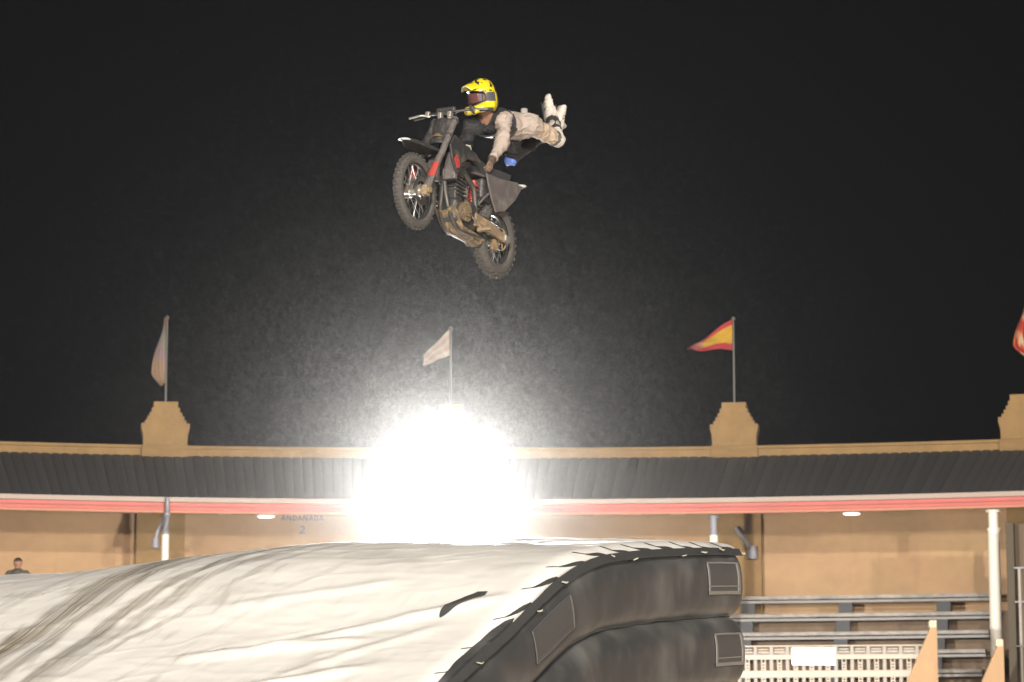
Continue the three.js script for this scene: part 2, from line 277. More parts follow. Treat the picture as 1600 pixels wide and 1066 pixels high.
flag(PIN[2], 'red and yellow striped flag blown out to the left of its pole', (u, v) => V(-1.04 * u, -0.72 * v * (1 - u) - 0.7 * u + 0.02 * Math.sin(u * 7), 0.1 * Math.sin(u * 9 + v * 5) * (0.2 + u)), (u, v) => { const n = 1 + 0.3 * ns(u * 6, v * 8); return v < 0.2 || v > 0.76 - 0.08 * u ? [0.42 * n, 0.03 * n, 0.04] : u > 0.52 + 0.3 * v ? [0.42 * n, 0.2 * n, 0.17 * n] : [0.55 * n, 0.32 * n, 0.02]; });
flag(16.28, 'limp orange and red flag cut by the right edge', limp(1.3, 0.34, 0.0), (u, v) => { const t = ns(u * 5 + 3, v * 7) + 0.5 * Math.sin(v * 16 + u * 4); return t > 0.38 ? [0.6, 0.45, 0.3] : t > -0.1 ? [0.6, 0.13, 0.03] : [0.48, 0.05, 0.03]; }, 2.3);

// ---------------------------------------------------------------- the airbag landing
const BA = 23 * rad, BD = V(-Math.sin(BA), 0, Math.cos(BA)), BL = V(-Math.cos(BA), 0, -Math.sin(BA)), BP = V(2.318, 0, -30);
const prof = new THREE.CatmullRomCurve3([[-0.9, 4.31], [0, 4.30], [1.0, 4.24], [1.85, 4.17], [3.46, 4.01], [4.44, 3.87], [5.21, 3.66], [5.93, 3.36], [6.48, 3.11], [7.08, 2.87], [7.64, 2.63], [9.2, 1.97], [10.8, 1.34], [12.2, 0.92], [13.5, 0.72]].map(([s, h]) => V(s, h, 0)), false, 'centripetal');
const PN = 400, pp = prof.getSpacedPoints(PN), plen = prof.getLength();
function profAt(l) { const x = Math.min(PN - 1.001, Math.max(0, l / plen * PN)), i = Math.floor(x), f = x - i, a = pp[i], b = pp[i + 1]; const t = V(b.x - a.x, b.y - a.y, 0).normalize(); return [a.x + (b.x - a.x) * f, a.y + (b.y - a.y) * f, t.x, t.y]; }
const hAt = (s) => { let i = 0; while (i < PN - 1 && pp[i + 1].x < s) i++; const a = pp[i], b = pp[i + 1]; return a.y + (b.y - a.y) * (s - a.x) / (b.x - a.x); };
const bag = (w, s, h) => V(BP.x, 0, BP.z).addScaledVector(BL, w).addScaledVector(BD, s).setY(h);
const airbag = thing('airbag_landing', 'huge black inflated landing airbag under a dirty white sheet', 'airbag', [0, 0, 0]);
const pvcTex = tex(1024, 256, (u, v) => { const d = sm(-0.2, 0.5, fbm(u * 9, v * 3, 2, 3)) * 0.7 + 0.12 * sm(0, 0.4, fbm(u * 50, v * 10, 4, 2)); return [0.05 + 0.12 * d, 0.051 + 0.117 * d, 0.053 + 0.11 * d]; }); pvcTex.repeat.set(1 / 7, 1);
const pvcBump = tex(1024, 256, (u, v) => 0.5 + 0.5 * fbm(u * 18 + 2 * ns(u * 5, v * 3), v * 2.2, 6, 4), false); pvcBump.repeat.set(1 / 5, 1);
const pvc = new THREE.MeshPhysicalMaterial({ map: pvcTex, roughness: 0.34, bumpMap: pvcBump, bumpScale: 0.006, sheen: 0.3, sheenColor: rgb(0.5, 0.5, 0.5), sheenRoughness: 0.6 });
const TR = 0.355;
// point on tube k at length l and angle a (0 = outward, pi/2 = up), at width w0, lifted by e
function onTube(k, l, a, w0, side, e = 0) {
  const [s, h, tx, ty] = profAt(l), off = TR * (2 * k + 1) + 0.0, ends = Math.sqrt(Math.max(0, 1 - Math.pow(Math.max(0, 1 - (l - l0) / 0.2), 2.4))) * 0.28 + 0.72;
  const r = TR * (l <= l0 ? 0.0 : ends), cr = Math.cos(a), sr = Math.sin(a), bulge = 0.21 * Math.sign(cr) * Math.pow(Math.abs(cr), 0.75), up = Math.sign(sr) * Math.pow(Math.abs(sr), 0.85);
  const wob = 0.012 * ns(l * 2.1, k * 5 + a);
  const nrm = (r ? e : 0) + wob;
  return bag(w0 + side * (bulge * (r / TR) + nrm * cr), s + ty * off - ty * (up * r + nrm * sr) * 1, h - tx * off + tx * (up * r + nrm * sr));
}
const l0 = 1.08;
function tubeGeo(k, w0, side, lEnd) {
  const pos = [], uv = [], idx = [], n = 200, m = 28;
  for (let i = 0; i <= n; i++) { const l = i === 0 ? l0 : l0 + 0.0005 + (lEnd - l0) * Math.pow(i / n, i < 30 ? 1.25 : 1.25); for (let j = 0; j <= m; j++) { const a = j / m * Math.PI * 2 - Math.PI; pos.push(...onTube(k, l, a, w0, side).toArray()); uv.push(l, j / m); } }
  for (let i = 0; i < n; i++) for (let j = 0; j < m; j++) { const a = i * (m + 1) + j, b = a + 1, c = a + m + 1, d = c + 1; idx.push(a, c, b, b, c, d); }
  const g = new THREE.BufferGeometry(); g.setAttribute('position', new THREE.Float32BufferAttribute(pos, 3)); g.setAttribute('uv', new THREE.Float32BufferAttribute(uv, 2)); g.setIndex(idx); g.computeVertexNormals(); return g;
}
const BW = 10.5;
for (let k = 0; k < 6; k++) {
  let lEnd = plen; for (let l = plen; l > l0; l -= 0.1) { const [, h, tx] = profAt(l); if (h - tx * TR * (2 * k + 1) > 0.3) { lEnd = l; break; } }
  if (k > 4) lEnd = Math.min(lEnd, 6);
  obj('side_tube', tubeGeo(k, 0, -1, lEnd), pvc, airbag);
  obj('side_tube', tubeGeo(k, BW, 1, lEnd), pvc, airbag);
  obj('end_tube', cyl(TR, TR, BW, 0, 0, 0, 'x', 24).rotateY(0), pvc, airbag).position.copy(bag(BW / 2, 0.2, 4.3 - TR * (2 * k + 1) - 0.02)).y;
  airbag.children[airbag.children.length - 1].rotation.y = -BA;
}
// the sheet: billows, wrinkles and folds, tyre tracks worn into it
const tracks = [   // [half width, darkness, points (w, s)]
  [0.21, 1.0, [[4.1, 3.6], [4.32, 4.87], [4.44, 5.43], [4.49, 5.93], [4.53, 6.37], [4.55, 6.9], [4.6, 9]]],
  [0.11, 0.8, [[3.7, 3.6], [4.0, 4.96], [4.12, 5.6], [4.2, 6.15], [4.2, 6.82], [4.25, 9]]],
  [0.1, 0.85, [[2.9, 3.4], [3.34, 4.73], [3.55, 5.22], [3.74, 5.82], [3.79, 6.62], [3.8, 7.28], [3.85, 9]]],
  [0.12, 0.6, [[2.6, 3.6], [3.02, 4.89], [3.33, 5.4], [3.45, 5.98], [3.52, 6.37], [3.7, 6.92], [3.8, 9]]],
  [0.06, 0.5, [[2.3, 3.8], [2.79, 5.14], [3.0, 5.84], [3.38, 6.65], [3.62, 7.65], [3.9, 9]]],
  [0.08, 0.3, [[4.9, 3.8], [5.2, 5], [5.3, 6.5], [5.5, 9]]], [0.06, 0.22, [[1.6, 4.2], [2.3, 5.8], [2.9, 7.4], [3.4, 9]]],
];
const trackAt = (pts, s) => { if (s < pts[0][1] || s > pts[pts.length - 1][1]) return null; let i = 0; while (pts[i + 1][1] < s) i++; const t = (s - pts[i][1]) / (pts[i + 1][1] - pts[i][1]); return pts[i][0] + (pts[i + 1][0] - pts[i][0]) * t; };
const S0 = 0.06, S1 = 13.5, W0 = -0.16, W1 = BW + 0.16;
const sheetTex = tex(2048, 2048, (u, v) => {
  const w = W0 + (W1 - W0) * u, s = S0 + (S1 - S0) * v; let d = 0.05 + 0.22 * sm(0.05, 0.45, fbm(w * 1.3, s * 0.9, 2));
  for (const [hw, dark, pts] of tracks) { const c = trackAt(pts, s); if (c === null) continue; const x = Math.abs(w - c + 0.06 * ns(s * 2.5, hw * 50)) / (hw * (1 + 0.35 * ns(s * 3, dark * 9))); if (x < 1.6) d = Math.max(d, dark * (1 - sm(0.45, 1.5, x)) * (0.7 + 0.75 * fbm(w * 34, s * 1.1, dark * 30, 3)) * sm(pts[0][1], pts[0][1] + 0.5, s)); }
  d += (w > 2.4 ? 1 : 0.35) * 0.22 * sm(0.12, 0.4, fbm(w * 6, s * 1.6, 12, 4)) + 0.1 * sm(0.2, 0.5, fbm(w * 30, s * 12, 5, 2));
  d = Math.min(0.95, d); const t = 0.5 + ns(w * 1.7, s * 1.1, 8);
  return [0.89 - d * (0.74 - 0.05 * t), 0.875 - d * (0.745 - 0.03 * t), 0.845 - d * (0.74 + 0.02 * t)];
});
const sheetBump = tex(1024, 1024, (u, v) => { const a = fbm(u * 26, v * 46, 3, 3), r = 1 - Math.abs(fbm(u * 14 + 0.6 * ns(u * 9, v * 9), v * 40, 7, 3)) * 2.4; return 0.42 + 0.3 * a + 0.25 * r * r; }, false);
const sheetM = new THREE.MeshStandardMaterial({ map: sheetTex, roughness: 0.62, bumpMap: sheetBump, bumpScale: 0.006 });
const folds = [[1.0, 6.8, 2.6, 7.15, 0.05], [0.1, 5.9, 1.9, 7.0, 0.045], [0.6, 7.4, 2.9, 8.4, 0.05], [1.2, 5.6, 2.7, 6.1, 0.025], [0.4, 6.5, 1.4, 7.6, 0.03]];
function sheetH(w, s) {
  let h = hAt(Math.min(S1 - 0.01, Math.max(S0 + 0.01, s))) + 0.03;
  h += 0.15 * Math.exp(-Math.pow((w - 2.6) / 2.2, 2)) * (1 - sm(4.5, 7.5, s)) - 0.07 * sm(4, 6, w);
  h += 0.03 * fbm(w * 0.9, s * 0.7, 4) + 0.007 * fbm(w * 2.6 + ns(w, s), s * 3.6, 9, 3);
  const cr = 1 - Math.abs(ns(w * 1.1 + 0.5 * ns(w * 2, s * 2, 3), s * 2.4, 21)) * 5; if (cr > 0) h += 0.006 * cr * cr * sm(0.2, 1, w);
  for (const [a, b, c, d, z] of folds) { const dx = c - a, dy = d - b, L2 = dx * dx + dy * dy, t = ((w - a) * dx + (s - b) * dy) / L2, q = Math.abs((w - a) * dy - (s - b) * dx) / Math.sqrt(L2) + 0.03 * ns(t * 6, a); h += 0.7 * z * Math.exp(-Math.pow(q / 0.09, 2)) * sm(-0.1, 0.15, t) * (1 - sm(0.85, 1.1, t)); }
  return h - 0.1 * Math.pow(sm(0.12, W0, w), 2) - 0.1 * Math.pow(sm(BW - 0.12, W1, w), 2);
}
const sheet = obj('landing_sheet', slab((u, v) => { const w = W0 + (W1 - W0) * u, s = S0 + (S1 - S0) * v; return bag(w, s, sheetH(w, s)); }, 300, 380, 0.012), sheetM, airbag);
sheet.userData.label = 'white landing sheet with grey tyre tracks';
// black lashing tongues along the sheet's near edge, each with a pale tie
const tongueM = mat(0.05, 0.05, 0.05, 0.5), tieM = mat(0.75, 0.74, 0.62, 0.5);
for (let k = 0; k < 15; k++) {
  const s = 0.25 + k * 0.62, sl = 0.5 + rnd(-0.05, 0.08), wd = 0.018 + rnd(0, 0.016);
  obj('lashing_tongue', slab((u, v) => { const ss = s + sl * u, w = -0.15 + 0.02 * u + (wd + 0.05 * u) * v * (1 - u) + 0.13 * Math.pow(u, 2) ; return bag(w, ss, sheetH(w, ss) + 0.018 + 0.012 * Math.sin(u * 6) * v); }, 14, 4, 0.006), tongueM, airbag);
  const tw = -0.2, th = hAt(s + 0.1) - 0.045;
  if (k % 3 === 1 && k > 3) continue;
  const q = rnd(-0.1, 0.1), e = rnd(0.08, 0.2), z = rnd(-0.03, 0.02);
  obj('tie', [tube([bag(tw - 0.02, s + q, th + 0.012 + z).toArray(), bag(tw - 0.04, s + q + e * 0.5, th + z).toArray(), bag(tw - 0.035, s + q + e, th + z * 1.6).toArray()], rnd(0.005, 0.009), 6, 8)], tieM, airbag);
}
// hem of the side wall under the sheet
obj('edge_band', slab((u, v) => { const l = l0 + 0.1 + (plen - l0 - 0.2) * u, [s, h] = profAt(l); return bag(-0.175 - 0.04 * v + 0.012 * ns(u * 60, v), s, h + 0.0 - 0.075 * v); }, 160, 3, 0.006), tongueM, airbag);
// welded patches on the tubes
const patchM = mat(0.08, 0.08, 0.08, 0.4);
function patch(k, la, lb, a0, a1, t = 0.035, weldM = mat(0.22, 0.21, 0.2, 0.5)) {
  const p = part('welded_patch', airbag), strip = (l0_, l1_, b0, b1, m, e, name) => obj(name, slab((u, v) => onTube(k, l0_ + (l1_ - l0_) * u, b0 + (b1 - b0) * v, 0, -1, e), 10, 8, 0.006), m, p);
  const ta = t / TR;
  strip(la, lb, a0, a1, patchM, 0.006, 'patch_panel');
  strip(la, lb, a1 - ta * 0.6, a1, weldM, 0.013, 'weld_seam'); strip(la, lb, a0, a0 + ta, weldM, 0.013, 'weld_seam'); strip(la, lb, a0 + ta * 2, a0 + ta * 2.3, weldM, 0.013, 'weld_seam');
  strip(la, la + t * 2.2, a0 + ta, a1 - ta * 0.6, weldM, 0.012, 'weld_seam'); strip(lb - t * 1.6, lb, a0 + ta, a1 - ta * 0.6, weldM, 0.012, 'weld_seam');
}
patch(0, 1.3, 2.3, -0.28, 0.55); patch(1, 1.25, 2.15, -0.32, 0.5); patch(0, 6.1, 7.1, -0.35, 0.4, 0.012, mat(0.12, 0.118, 0.115, 0.5));
// torn patch showing dark lining
obj('dark_tear', slab((u, v) => { const c = [0.5 - 0.14 * u + 0.03 * Math.sin(u * 5), 6.33 - 0.52 * u], hw = 0.1 * Math.pow(u, 0.75) * (1 - 0.75 * sm(0.78, 1, u)) + 0.012 * Math.sin(u * 14) * u + 0.004; const w = c[0] + (v - 0.5) * 2 * hw * 1.15, s = c[1]; return bag(w, s, sheetH(w, s) + 0.02); }, 24, 6, 0.006), mat(0.06, 0.06, 0.06, 0.8), airbag).userData.label = 'dark torn patch in the white sheet';

// ---------------------------------------------------------------- floodlight tower behind the airbag, facing the camera
const LP = V(-1.044, 6.10, -42);
{
  const t = thing('floodlight_tower', 'blazing white floodlight tower standing behind the airbag', 'floodlight', [LP.x, 0, LP.z - 0.35]);
  obj('mast', [cyl(0.06, 0.08, 5.4, 0, 2.7, 0, 'y', 14), cyl(0.045, 0.045, 1.0, 0, 5.85, 0, 'y', 14)], greyPaint, t);
  for (const a of [0.5, 2.1, 3.7, 5.3]) obj('outrigger', tube([[0, 0.9, 0], [Math.cos(a) * 0.6, 0.35, Math.sin(a) * 0.6], [Math.cos(a) * 1.1, 0.03, Math.sin(a) * 1.1]], 0.035), greyPaint, t);
  obj('crossbar', [box(1.3, 0.07, 0.07, 0, 5.85, 0.02), box(1.3, 0.07, 0.07, 0, 6.35, 0.02)], greyPaint, t);
  const glow = new THREE.MeshStandardMaterial({ color: 0xffffff, emissive: rgb(1, 0.99, 0.97), emissiveIntensity: 12 });
  for (const x of [-0.33, 0.33]) for (const y of [5.85, 6.35]) {
    const h = part('lamp_head', t); h.position.set(x, y, 0.2); h.rotation.x = 0.1;
    obj('housing', box(0.56, 0.42, 0.16, 0, 0, -0.07, 0.03), greyPaint, h);
    obj('lamp_glass', box(0.5, 0.36, 0.02, 0, 0, 0.022, 0.008), glow, h);
  }
  const aim = V(0, 1.75, 0);
  for (const [I, deg, pen, dy] of [[60000, 7.2, 1, 0], [4500, 26, 0.5, -13]]) {   // hot spot and spill of the reflectors
    const s = new THREE.SpotLight(rgb(1, 0.985, 0.96), I, 0, deg * rad, pen); s.position.set(0, 6.1, 0.6); s.target.position.copy(aim).add(V(0, dy, 0)); s.shadow.radius = 18; s.castShadow = true;
    t.add(s); scene.add(s.target);
  }
  const spill = new THREE.PointLight(rgb(1, 0.985, 0.96), 1350); spill.position.set(0, 6.1, 0.75); spill.shadow.radius = 18; spill.castShadow = true; t.add(spill);
  for (const x of [-0.33, 0.33]) { const h = part('added_rear_head', t); h.position.set(x, 5.35, -0.2); h.rotation.y = Math.PI; obj('housing', box(0.5, 0.36, 0.16, 0, 0, -0.07, 0.03), greyPaint, h); obj('lamp_glass', box(0.44, 0.3, 0.02, 0, 0, 0.022, 0.008), glow, h); }  // rear heads added to carry a fill light for the upper wall
  obj('crossbar', box(1.1, 0.06, 0.06, 0, 5.35, -0.06), greyPaint, t);
  const rear = new THREE.SpotLight(rgb(1, 0.95, 0.86), 1400, 0, 68 * rad, 0.6); rear.position.set(0, 5.35, -0.45); rear.target.position.set(LP.x, 7, -64); rear.shadow.radius = 12; rear.castShadow = true; t.add(rear); scene.add(rear.target);  // added fill, brightens the gallery wall under the eaves
  // dust added to make the lamp halo, wisps of a few grains each
  const N = 900000, grain = [];
  for (let i = 0; i < 16; i++) { const g = new THREE.TetrahedronGeometry(0.00052 * rnd(0.8, 1.2)), c = V(rnd(-1, 1), rnd(-1, 1), rnd(-1, 1)).normalize().multiplyScalar(0.03 * Math.cbrt(rnd())); g.rotateX(rnd(0, 6)); g.rotateZ(rnd(0, 6)); g.translate(c.x, c.y, c.z); grain.push(g); }
  const dust = new THREE.InstancedMesh(mergeGeometries(grain), new THREE.MeshPhysicalMaterial({ color: rgb(0.24, 0.238, 0.232), roughness: 1, transmission: 0.5, thickness: 0 }), N);
  dust.name = 'halo_dust_cloud'; dust.userData.kind = 'stuff'; tag(dust, 'pale dust added to make the glare halo round the blazing floodlight', 'dust');
  const mtx = new THREE.Matrix4(), q = new THREE.Quaternion(), gauss = () => Math.sqrt(-2 * Math.log(1 - rnd())) * Math.cos(2 * Math.PI * rnd());
  for (let i = 0; i < N; i++) { let p; const w = i % 10 < 3 ? 1.2 : 2.4; do p = V(gauss() * w, gauss() * w, gauss() * w * 0.7); while (p.length() < 0.45); q.setFromAxisAngle(V(rnd(-1, 1), rnd(-1, 1), rnd(-1, 1)).normalize(), rnd(0, 6)); const k = rnd(0.6, 1.3); mtx.compose(p.add(LP), q, V(k, k, k)); dust.setMatrixAt(i, mtx); }
  scene.add(dust);
}

// ---------------------------------------------------------------- floodlight masts behind the camera that light the arena
const warm = rgb(1, 0.915, 0.805);
for (const [x, y, z, I, label] of [[46, 11, 54, 21500, 'low arena floodlight mast to the right behind the viewer'], [-16, 10, 70, 19500, 'low arena floodlight mast to the left behind the viewer'], [0, 24, 70, 34000, 'tall arena floodlight mast in the middle behind the viewer']]) {
  const t = thing('floodlight_mast', label, 'floodlight', [x, 0, z], Math.PI, 'arena floodlights behind the viewer');
  obj('mast', cyl(0.16, 0.24, y, 0, y / 2, -0.3, 'y', 16), greyPaint, t);
  obj('head_frame', box(3.2, 1.6, 0.15, 0, y, 0, 0.02), greyPaint, t);
  const g = new THREE.MeshStandardMaterial({ color: 0xffffff, emissive: warm, emissiveIntensity: 8 });
  for (let i = -2; i <= 2; i++) for (const j of [-0.38, 0.38]) obj('lamp_glass', box(0.46, 0.5, 0.05, i * 0.6, y + j, 0.12, 0.01), g, t);
  const s = new THREE.SpotLight(warm, I, 0, 16 * rad, 0.5); s.position.set(0, y, 0.5); s.shadow.radius = 50; s.castShadow = true; t.add(s); scene.add(s.target);
  s.target.position.set(0, 6, -50);
}

// ---------------------------------------------------------------- motocross bike in mid-air (local: x forward, y up, z to its right; rear axle at the origin)
const TH = 28 * rad, PT = 7 * rad, AX = V(-0.863, 7.031, -24.7);
const bD = V(-Math.sin(TH), 0, Math.cos(TH)), bF = bD.clone().multiplyScalar(Math.cos(PT)).add(V(0, Math.sin(PT), 0)), bR = V(-Math.cos(TH), 0, -Math.sin(TH)), bU = bR.clone().cross(bF);
const bike = thing('motocross_bike', 'dusty black motocross bike flying through the air nose up', 'motorcycle');
bike.setRotationFromMatrix(new THREE.Matrix4().makeBasis(bF, bU, bR));
bike.position.copy(AX).addScaledVector(bF, -1.485);
const dustMap = (r, g, b, r2, g2, b2, k) => tex(256, 256, (u, v) => { const d = sm(-0.15, 0.45, fbm(u * 8, v * 8, k)) * 0.8 + 0.2 * sm(0, 0.4, fbm(u * 40, v * 40, k + 2, 2)); return [r + (r2 - r) * d, g + (g2 - g) * d, b + (b2 - b) * d]; });
const mm = (t, rough, metal = 0) => new THREE.MeshStandardMaterial({ map: t, roughness: rough, metalness: metal });
const plasticM = mm(dustMap(0.03, 0.03, 0.033, 0.1, 0.088, 0.075, 1), 0.42), greyPl = mm(dustMap(0.1, 0.09, 0.09, 0.19, 0.165, 0.15, 3), 0.5), tyreM = mm(dustMap(0.06, 0.056, 0.052, 0.11, 0.1, 0.088, 5), 0.9), dirtM = mm(dustMap(0.2, 0.15, 0.1, 0.42, 0.3, 0.17, 7), 0.75, 0.15), mudM = mm(dustMap(0.1, 0.08, 0.055, 0.38, 0.25, 0.12, 9), 0.8), redPl = mm(dustMap(0.4, 0.045, 0.04, 0.32, 0.1, 0.08, 11), 0.45), engM = mm(dustMap(0.05, 0.05, 0.05, 0.13, 0.11, 0.09, 13), 0.5, 0.4), alloy = mm(dustMap(0.5, 0.48, 0.45, 0.4, 0.32, 0.23, 15), 0.35, 0.7), seatM = mat(0.03, 0.03, 0.032, 0.8), whitePl = mat(0.8, 0.78, 0.78, 0.35), steel = mat(0.55, 0.54, 0.53, 0.25, 0.9), rimM = mat(0.05, 0.05, 0.052, 0.4, 0.5), brownPl = mm(dustMap(0.16, 0.1, 0.05, 0.3, 0.2, 0.11, 17), 0.5), bluePl = mat(0.12, 0.22, 0.62, 0.35);

function wheel(name, cx, r, wd, n, left) {
  const w = part(name, bike); w.position.set(cx, 0, 0);
  const prof2 = []; for (let i = 0; i <= 14; i++) { const a = -Math.PI * 0.78 + i / 14 * Math.PI * 1.56; prof2.push(new THREE.Vector2(r - wd * 0.62 + wd * 0.5 * Math.cos(a) * 1.05, wd * 0.5 * Math.sin(a))); }
  const carc = new THREE.LatheGeometry(prof2, 64).rotateX(Math.PI / 2), knobs = [];
  for (let i = 0; i < n; i++) for (const [zz, tilt, rr] of i % 2 ? [[-wd * 0.17, 0, 0], [wd * 0.17, 0, 0]] : [[0, 0, 0.004], [-wd * 0.4, 0.6, -0.022], [wd * 0.4, -0.6, -0.022]]) { const g = new THREE.BoxGeometry(0.022, 0.008, wd * 0.22); g.rotateX(-tilt); g.translate(0, r - wd * 0.1 + rr + 0.005, zz); g.rotateZ(i / n * Math.PI * 2); knobs.push(g); }
  obj('tyre', [carc, ...knobs], tyreM, w);
  const rr = r - wd * 0.98, rp = [[rr + 0.012, -wd * 0.24], [rr - 0.012, -wd * 0.18], [rr - 0.016, 0], [rr - 0.012, wd * 0.18], [rr + 0.012, wd * 0.24], [rr + 0.006, 0], [rr + 0.012, -wd * 0.24]].map((p) => new THREE.Vector2(...p));
  obj('rim', new THREE.LatheGeometry(rp, 64).rotateX(Math.PI / 2), rimM, w);
  obj('hub', [cyl(0.03, 0.03, 0.19, 0, 0, 0, 'z'), cyl(0.05, 0.05, 0.02, 0, 0, 0.05, 'z'), cyl(0.05, 0.05, 0.02, 0, 0, -0.05, 'z'), cyl(0.02, 0.02, 0.24, 0, 0, 0, 'z')], alloy, w);
  const sp = []; for (let i = 0; i < 32; i++) { const a = i / 32 * Math.PI * 2, s = i % 2 ? 1 : -1, b = a + (i % 4 < 2 ? 0.5 : -0.5); sp.push(new THREE.TubeGeometry(new THREE.LineCurve3(V(0.046 * Math.cos(b), 0.046 * Math.sin(b), 0.05 * s), V(rr * Math.cos(a), rr * Math.sin(a), 0)), 1, 0.0026, 5)); }
  obj('spokes', sp, steel, w);
  obj('brake_disc', new THREE.RingGeometry(0.085, left ? 0.13 : 0.115, 40).translate(0, 0, left ? -0.07 : 0.07), mat(0.3, 0.29, 0.28, 0.3, 0.9, { side: THREE.DoubleSide }), w);
  return w;
}
wheel('front_wheel', 1.485, 0.343, 0.088, 64, true);
const rw = wheel('rear_wheel', 0, 0.366, 0.128, 60, false);
obj('sprocket', [new THREE.TorusGeometry(0.105, 0.008, 6, 40).translate(0, 0, -0.075), ...[0, 1, 2].map((i) => new THREE.BoxGeometry(0.2, 0.02, 0.006).rotateZ(i * Math.PI / 3).translate(0, 0, -0.075))], dirtM, rw);
for (const s of [-1, 1]) {
  const f = part('fork_leg', bike), z = s * 0.105, at = (t, o = 0) => [1.458 - 0.454 * t + o * 0.891, 0.0 + 0.891 * t + o * 0.454, z];
  obj('lower_tube', tube([at(-0.02), at(0.25), at(0.5)], 0.026, 12), greyPl, f);
  obj('upper_tube', tube([at(0.44), at(0.7), at(0.93)], 0.031, 12), s < 0 ? greyPl : plasticM, f);
  obj('axle_lug', [box(0.075, 0.1, 0.055, 1.478, 0.0, z, 0.015), cyl(0.028, 0.028, 0.05, 1.487, 0, s * 0.14, 'z')], dirtM, f);
  obj('fork_guard', slab((u, v) => V(...at(0.03 + 0.4 * u, 0.038)).add(V(-0.02 * Math.pow(2 * v - 1, 2), 0, (v - 0.5) * 0.085 * (1 - 0.3 * u))), 10, 6, 0.005), greyPl, f);
  obj('guard_graphic', slab((u, v) => V(...at(0.16 + 0.17 * u, 0.044)).add(V(-0.02 * Math.pow(2 * v - 1, 2), 0, (v - 0.5) * 0.078 * (1 - 0.15 * u))), 10, 6, 0.003), redPl, f);
}
obj('brake_caliper', box(0.06, 0.1, 0.05, 1.41, 0.1, -0.09, 0.015), engM, bike);
obj('triple_clamp', [box(0.07, 0.045, 0.27, 1.045, 0.805, 0, 0.015), box(0.075, 0.05, 0.27, 1.13, 0.63, 0, 0.015), cyl(0.025, 0.025, 0.2, 1.06, 0.71, 0)], engM, bike);
const hb = obj('handlebar', tube([[0.9, 0.93, -0.4], [0.95, 0.935, -0.24], [1.03, 0.9, -0.1], [1.03, 0.9, 0.1], [0.95, 0.935, 0.24], [0.9, 0.93, 0.4]], 0.013, 10, 48), engM, bike);
obj('bar_pad', box(0.05, 0.05, 0.2, 1.03, 0.925, 0, 0.02), plasticM, hb);
obj('bar_clamp', [box(0.06, 0.06, 0.04, 1.04, 0.87, -0.05), box(0.06, 0.06, 0.04, 1.04, 0.87, 0.05)], alloy, hb);
for (const s of [-1, 1]) {
  obj('grip', tube([[0.9, 0.93, s * 0.41], [0.925, 0.932, s * 0.29]], 0.018, 10, 6), seatM, hb);
  obj('lever', tube([[0.96, 0.92, s * 0.24], [1.0, 0.915, s * 0.29], [0.99, 0.905, s * 0.41]], 0.009, 8, 10), alloy, hb);
  obj('lever_perch', box(0.05, 0.05, 0.05, 0.96, 0.935, s * 0.23, 0.015), s > 0 ? alloy : engM, hb);
  if (s > 2) obj('hand_guard', slab((u, v) => V(1.05 - 0.06 * u * u, 0.94 - 0.1 * (v - 0.5) * (1 - 0.4 * u), s * (0.24 + 0.17 * u)), 8, 5, 0.006), s > 0 ? plasticM : plasticM, hb);
}
const arch = (pts, wid, drop) => { const c = new THREE.CatmullRomCurve3(pts.map((p) => V(p[0], p[1], 0))); return slab((u, v) => { const p = c.getPoint(u), w = wid(u); return V(p.x, p.y - drop * Math.pow(2 * v - 1, 2) * (w / 0.13), (v - 0.5) * w); }, 26, 12, 0.006); };
const ff = obj('front_fender', arch([[1.06, 0.53], [1.25, 0.5], [1.46, 0.478], [1.62, 0.448], [1.76, 0.405]], (u) => 0.13 + 0.06 * Math.sin(u * 3) - 0.11 * sm(0.6, 1, u), 0.045), plasticM, bike);
obj('fender_tip', arch([[1.7, 0.43], [1.75, 0.413], [1.79, 0.394]], (u) => 0.1 - 0.05 * u, 0.03), whitePl, ff);
obj('number_plate', slab((u, v) => V(1.19 - 0.09 * v - 0.05 * Math.pow(2 * u - 1, 2), 0.56 + 0.26 * v, (u - 0.5) * (0.19 + 0.05 * v)), 10, 10, 0.008), plasticM, bike);
obj('plate_graphic', slab((u, v) => V(1.183 - 0.09 * v - 0.045 * Math.pow(2 * u - 1, 2) + 0.009, 0.62 + 0.1 * v, (u - 0.5) * 0.15), 8, 4, 0.004), brownPl, bike);
obj('frame', [tube([[1.05, 0.66, 0], [0.85, 0.46, 0.05], [0.6, 0.3, 0.09], [0.52, 0.05, 0.09]], 0.026), tube([[1.05, 0.66, 0], [0.85, 0.46, -0.05], [0.6, 0.3, -0.09], [0.52, 0.05, -0.09]], 0.026), tube([[1.06, 0.6, 0], [1.0, 0.3, 0], [0.95, 0.02, 0.04], [0.8, -0.13, 0.06], [0.5, -0.12, 0.08]], 0.024), tube([[1.0, 0.3, 0], [0.95, 0.02, -0.04], [0.8, -0.13, -0.06], [0.5, -0.12, -0.08]], 0.024)], engM, bike);
obj('subframe', [tube([[0.6, 0.46, 0.07], [0.3, 0.5, 0.08], [-0.05, 0.54, 0.06]], 0.013), tube([[0.6, 0.46, -0.07], [0.3, 0.5, -0.08], [-0.05, 0.54, -0.06]], 0.013), tube([[0.52, 0.15, 0.08], [0.3, 0.35, 0.09], [0.0, 0.5, 0.06]], 0.012), tube([[0.52, 0.15, -0.08], [0.3, 0.35, -0.09], [0.0, 0.5, -0.06]], 0.012)], greyPl, bike);
obj('fuel_tank', box(0.34, 0.2, 0.22, 0.83, 0.55, 0, 0.07), plasticM, bike);
obj('fuel_cap', cyl(0.035, 0.04, 0.03, 0.9, 0.66, 0), engM, bike);
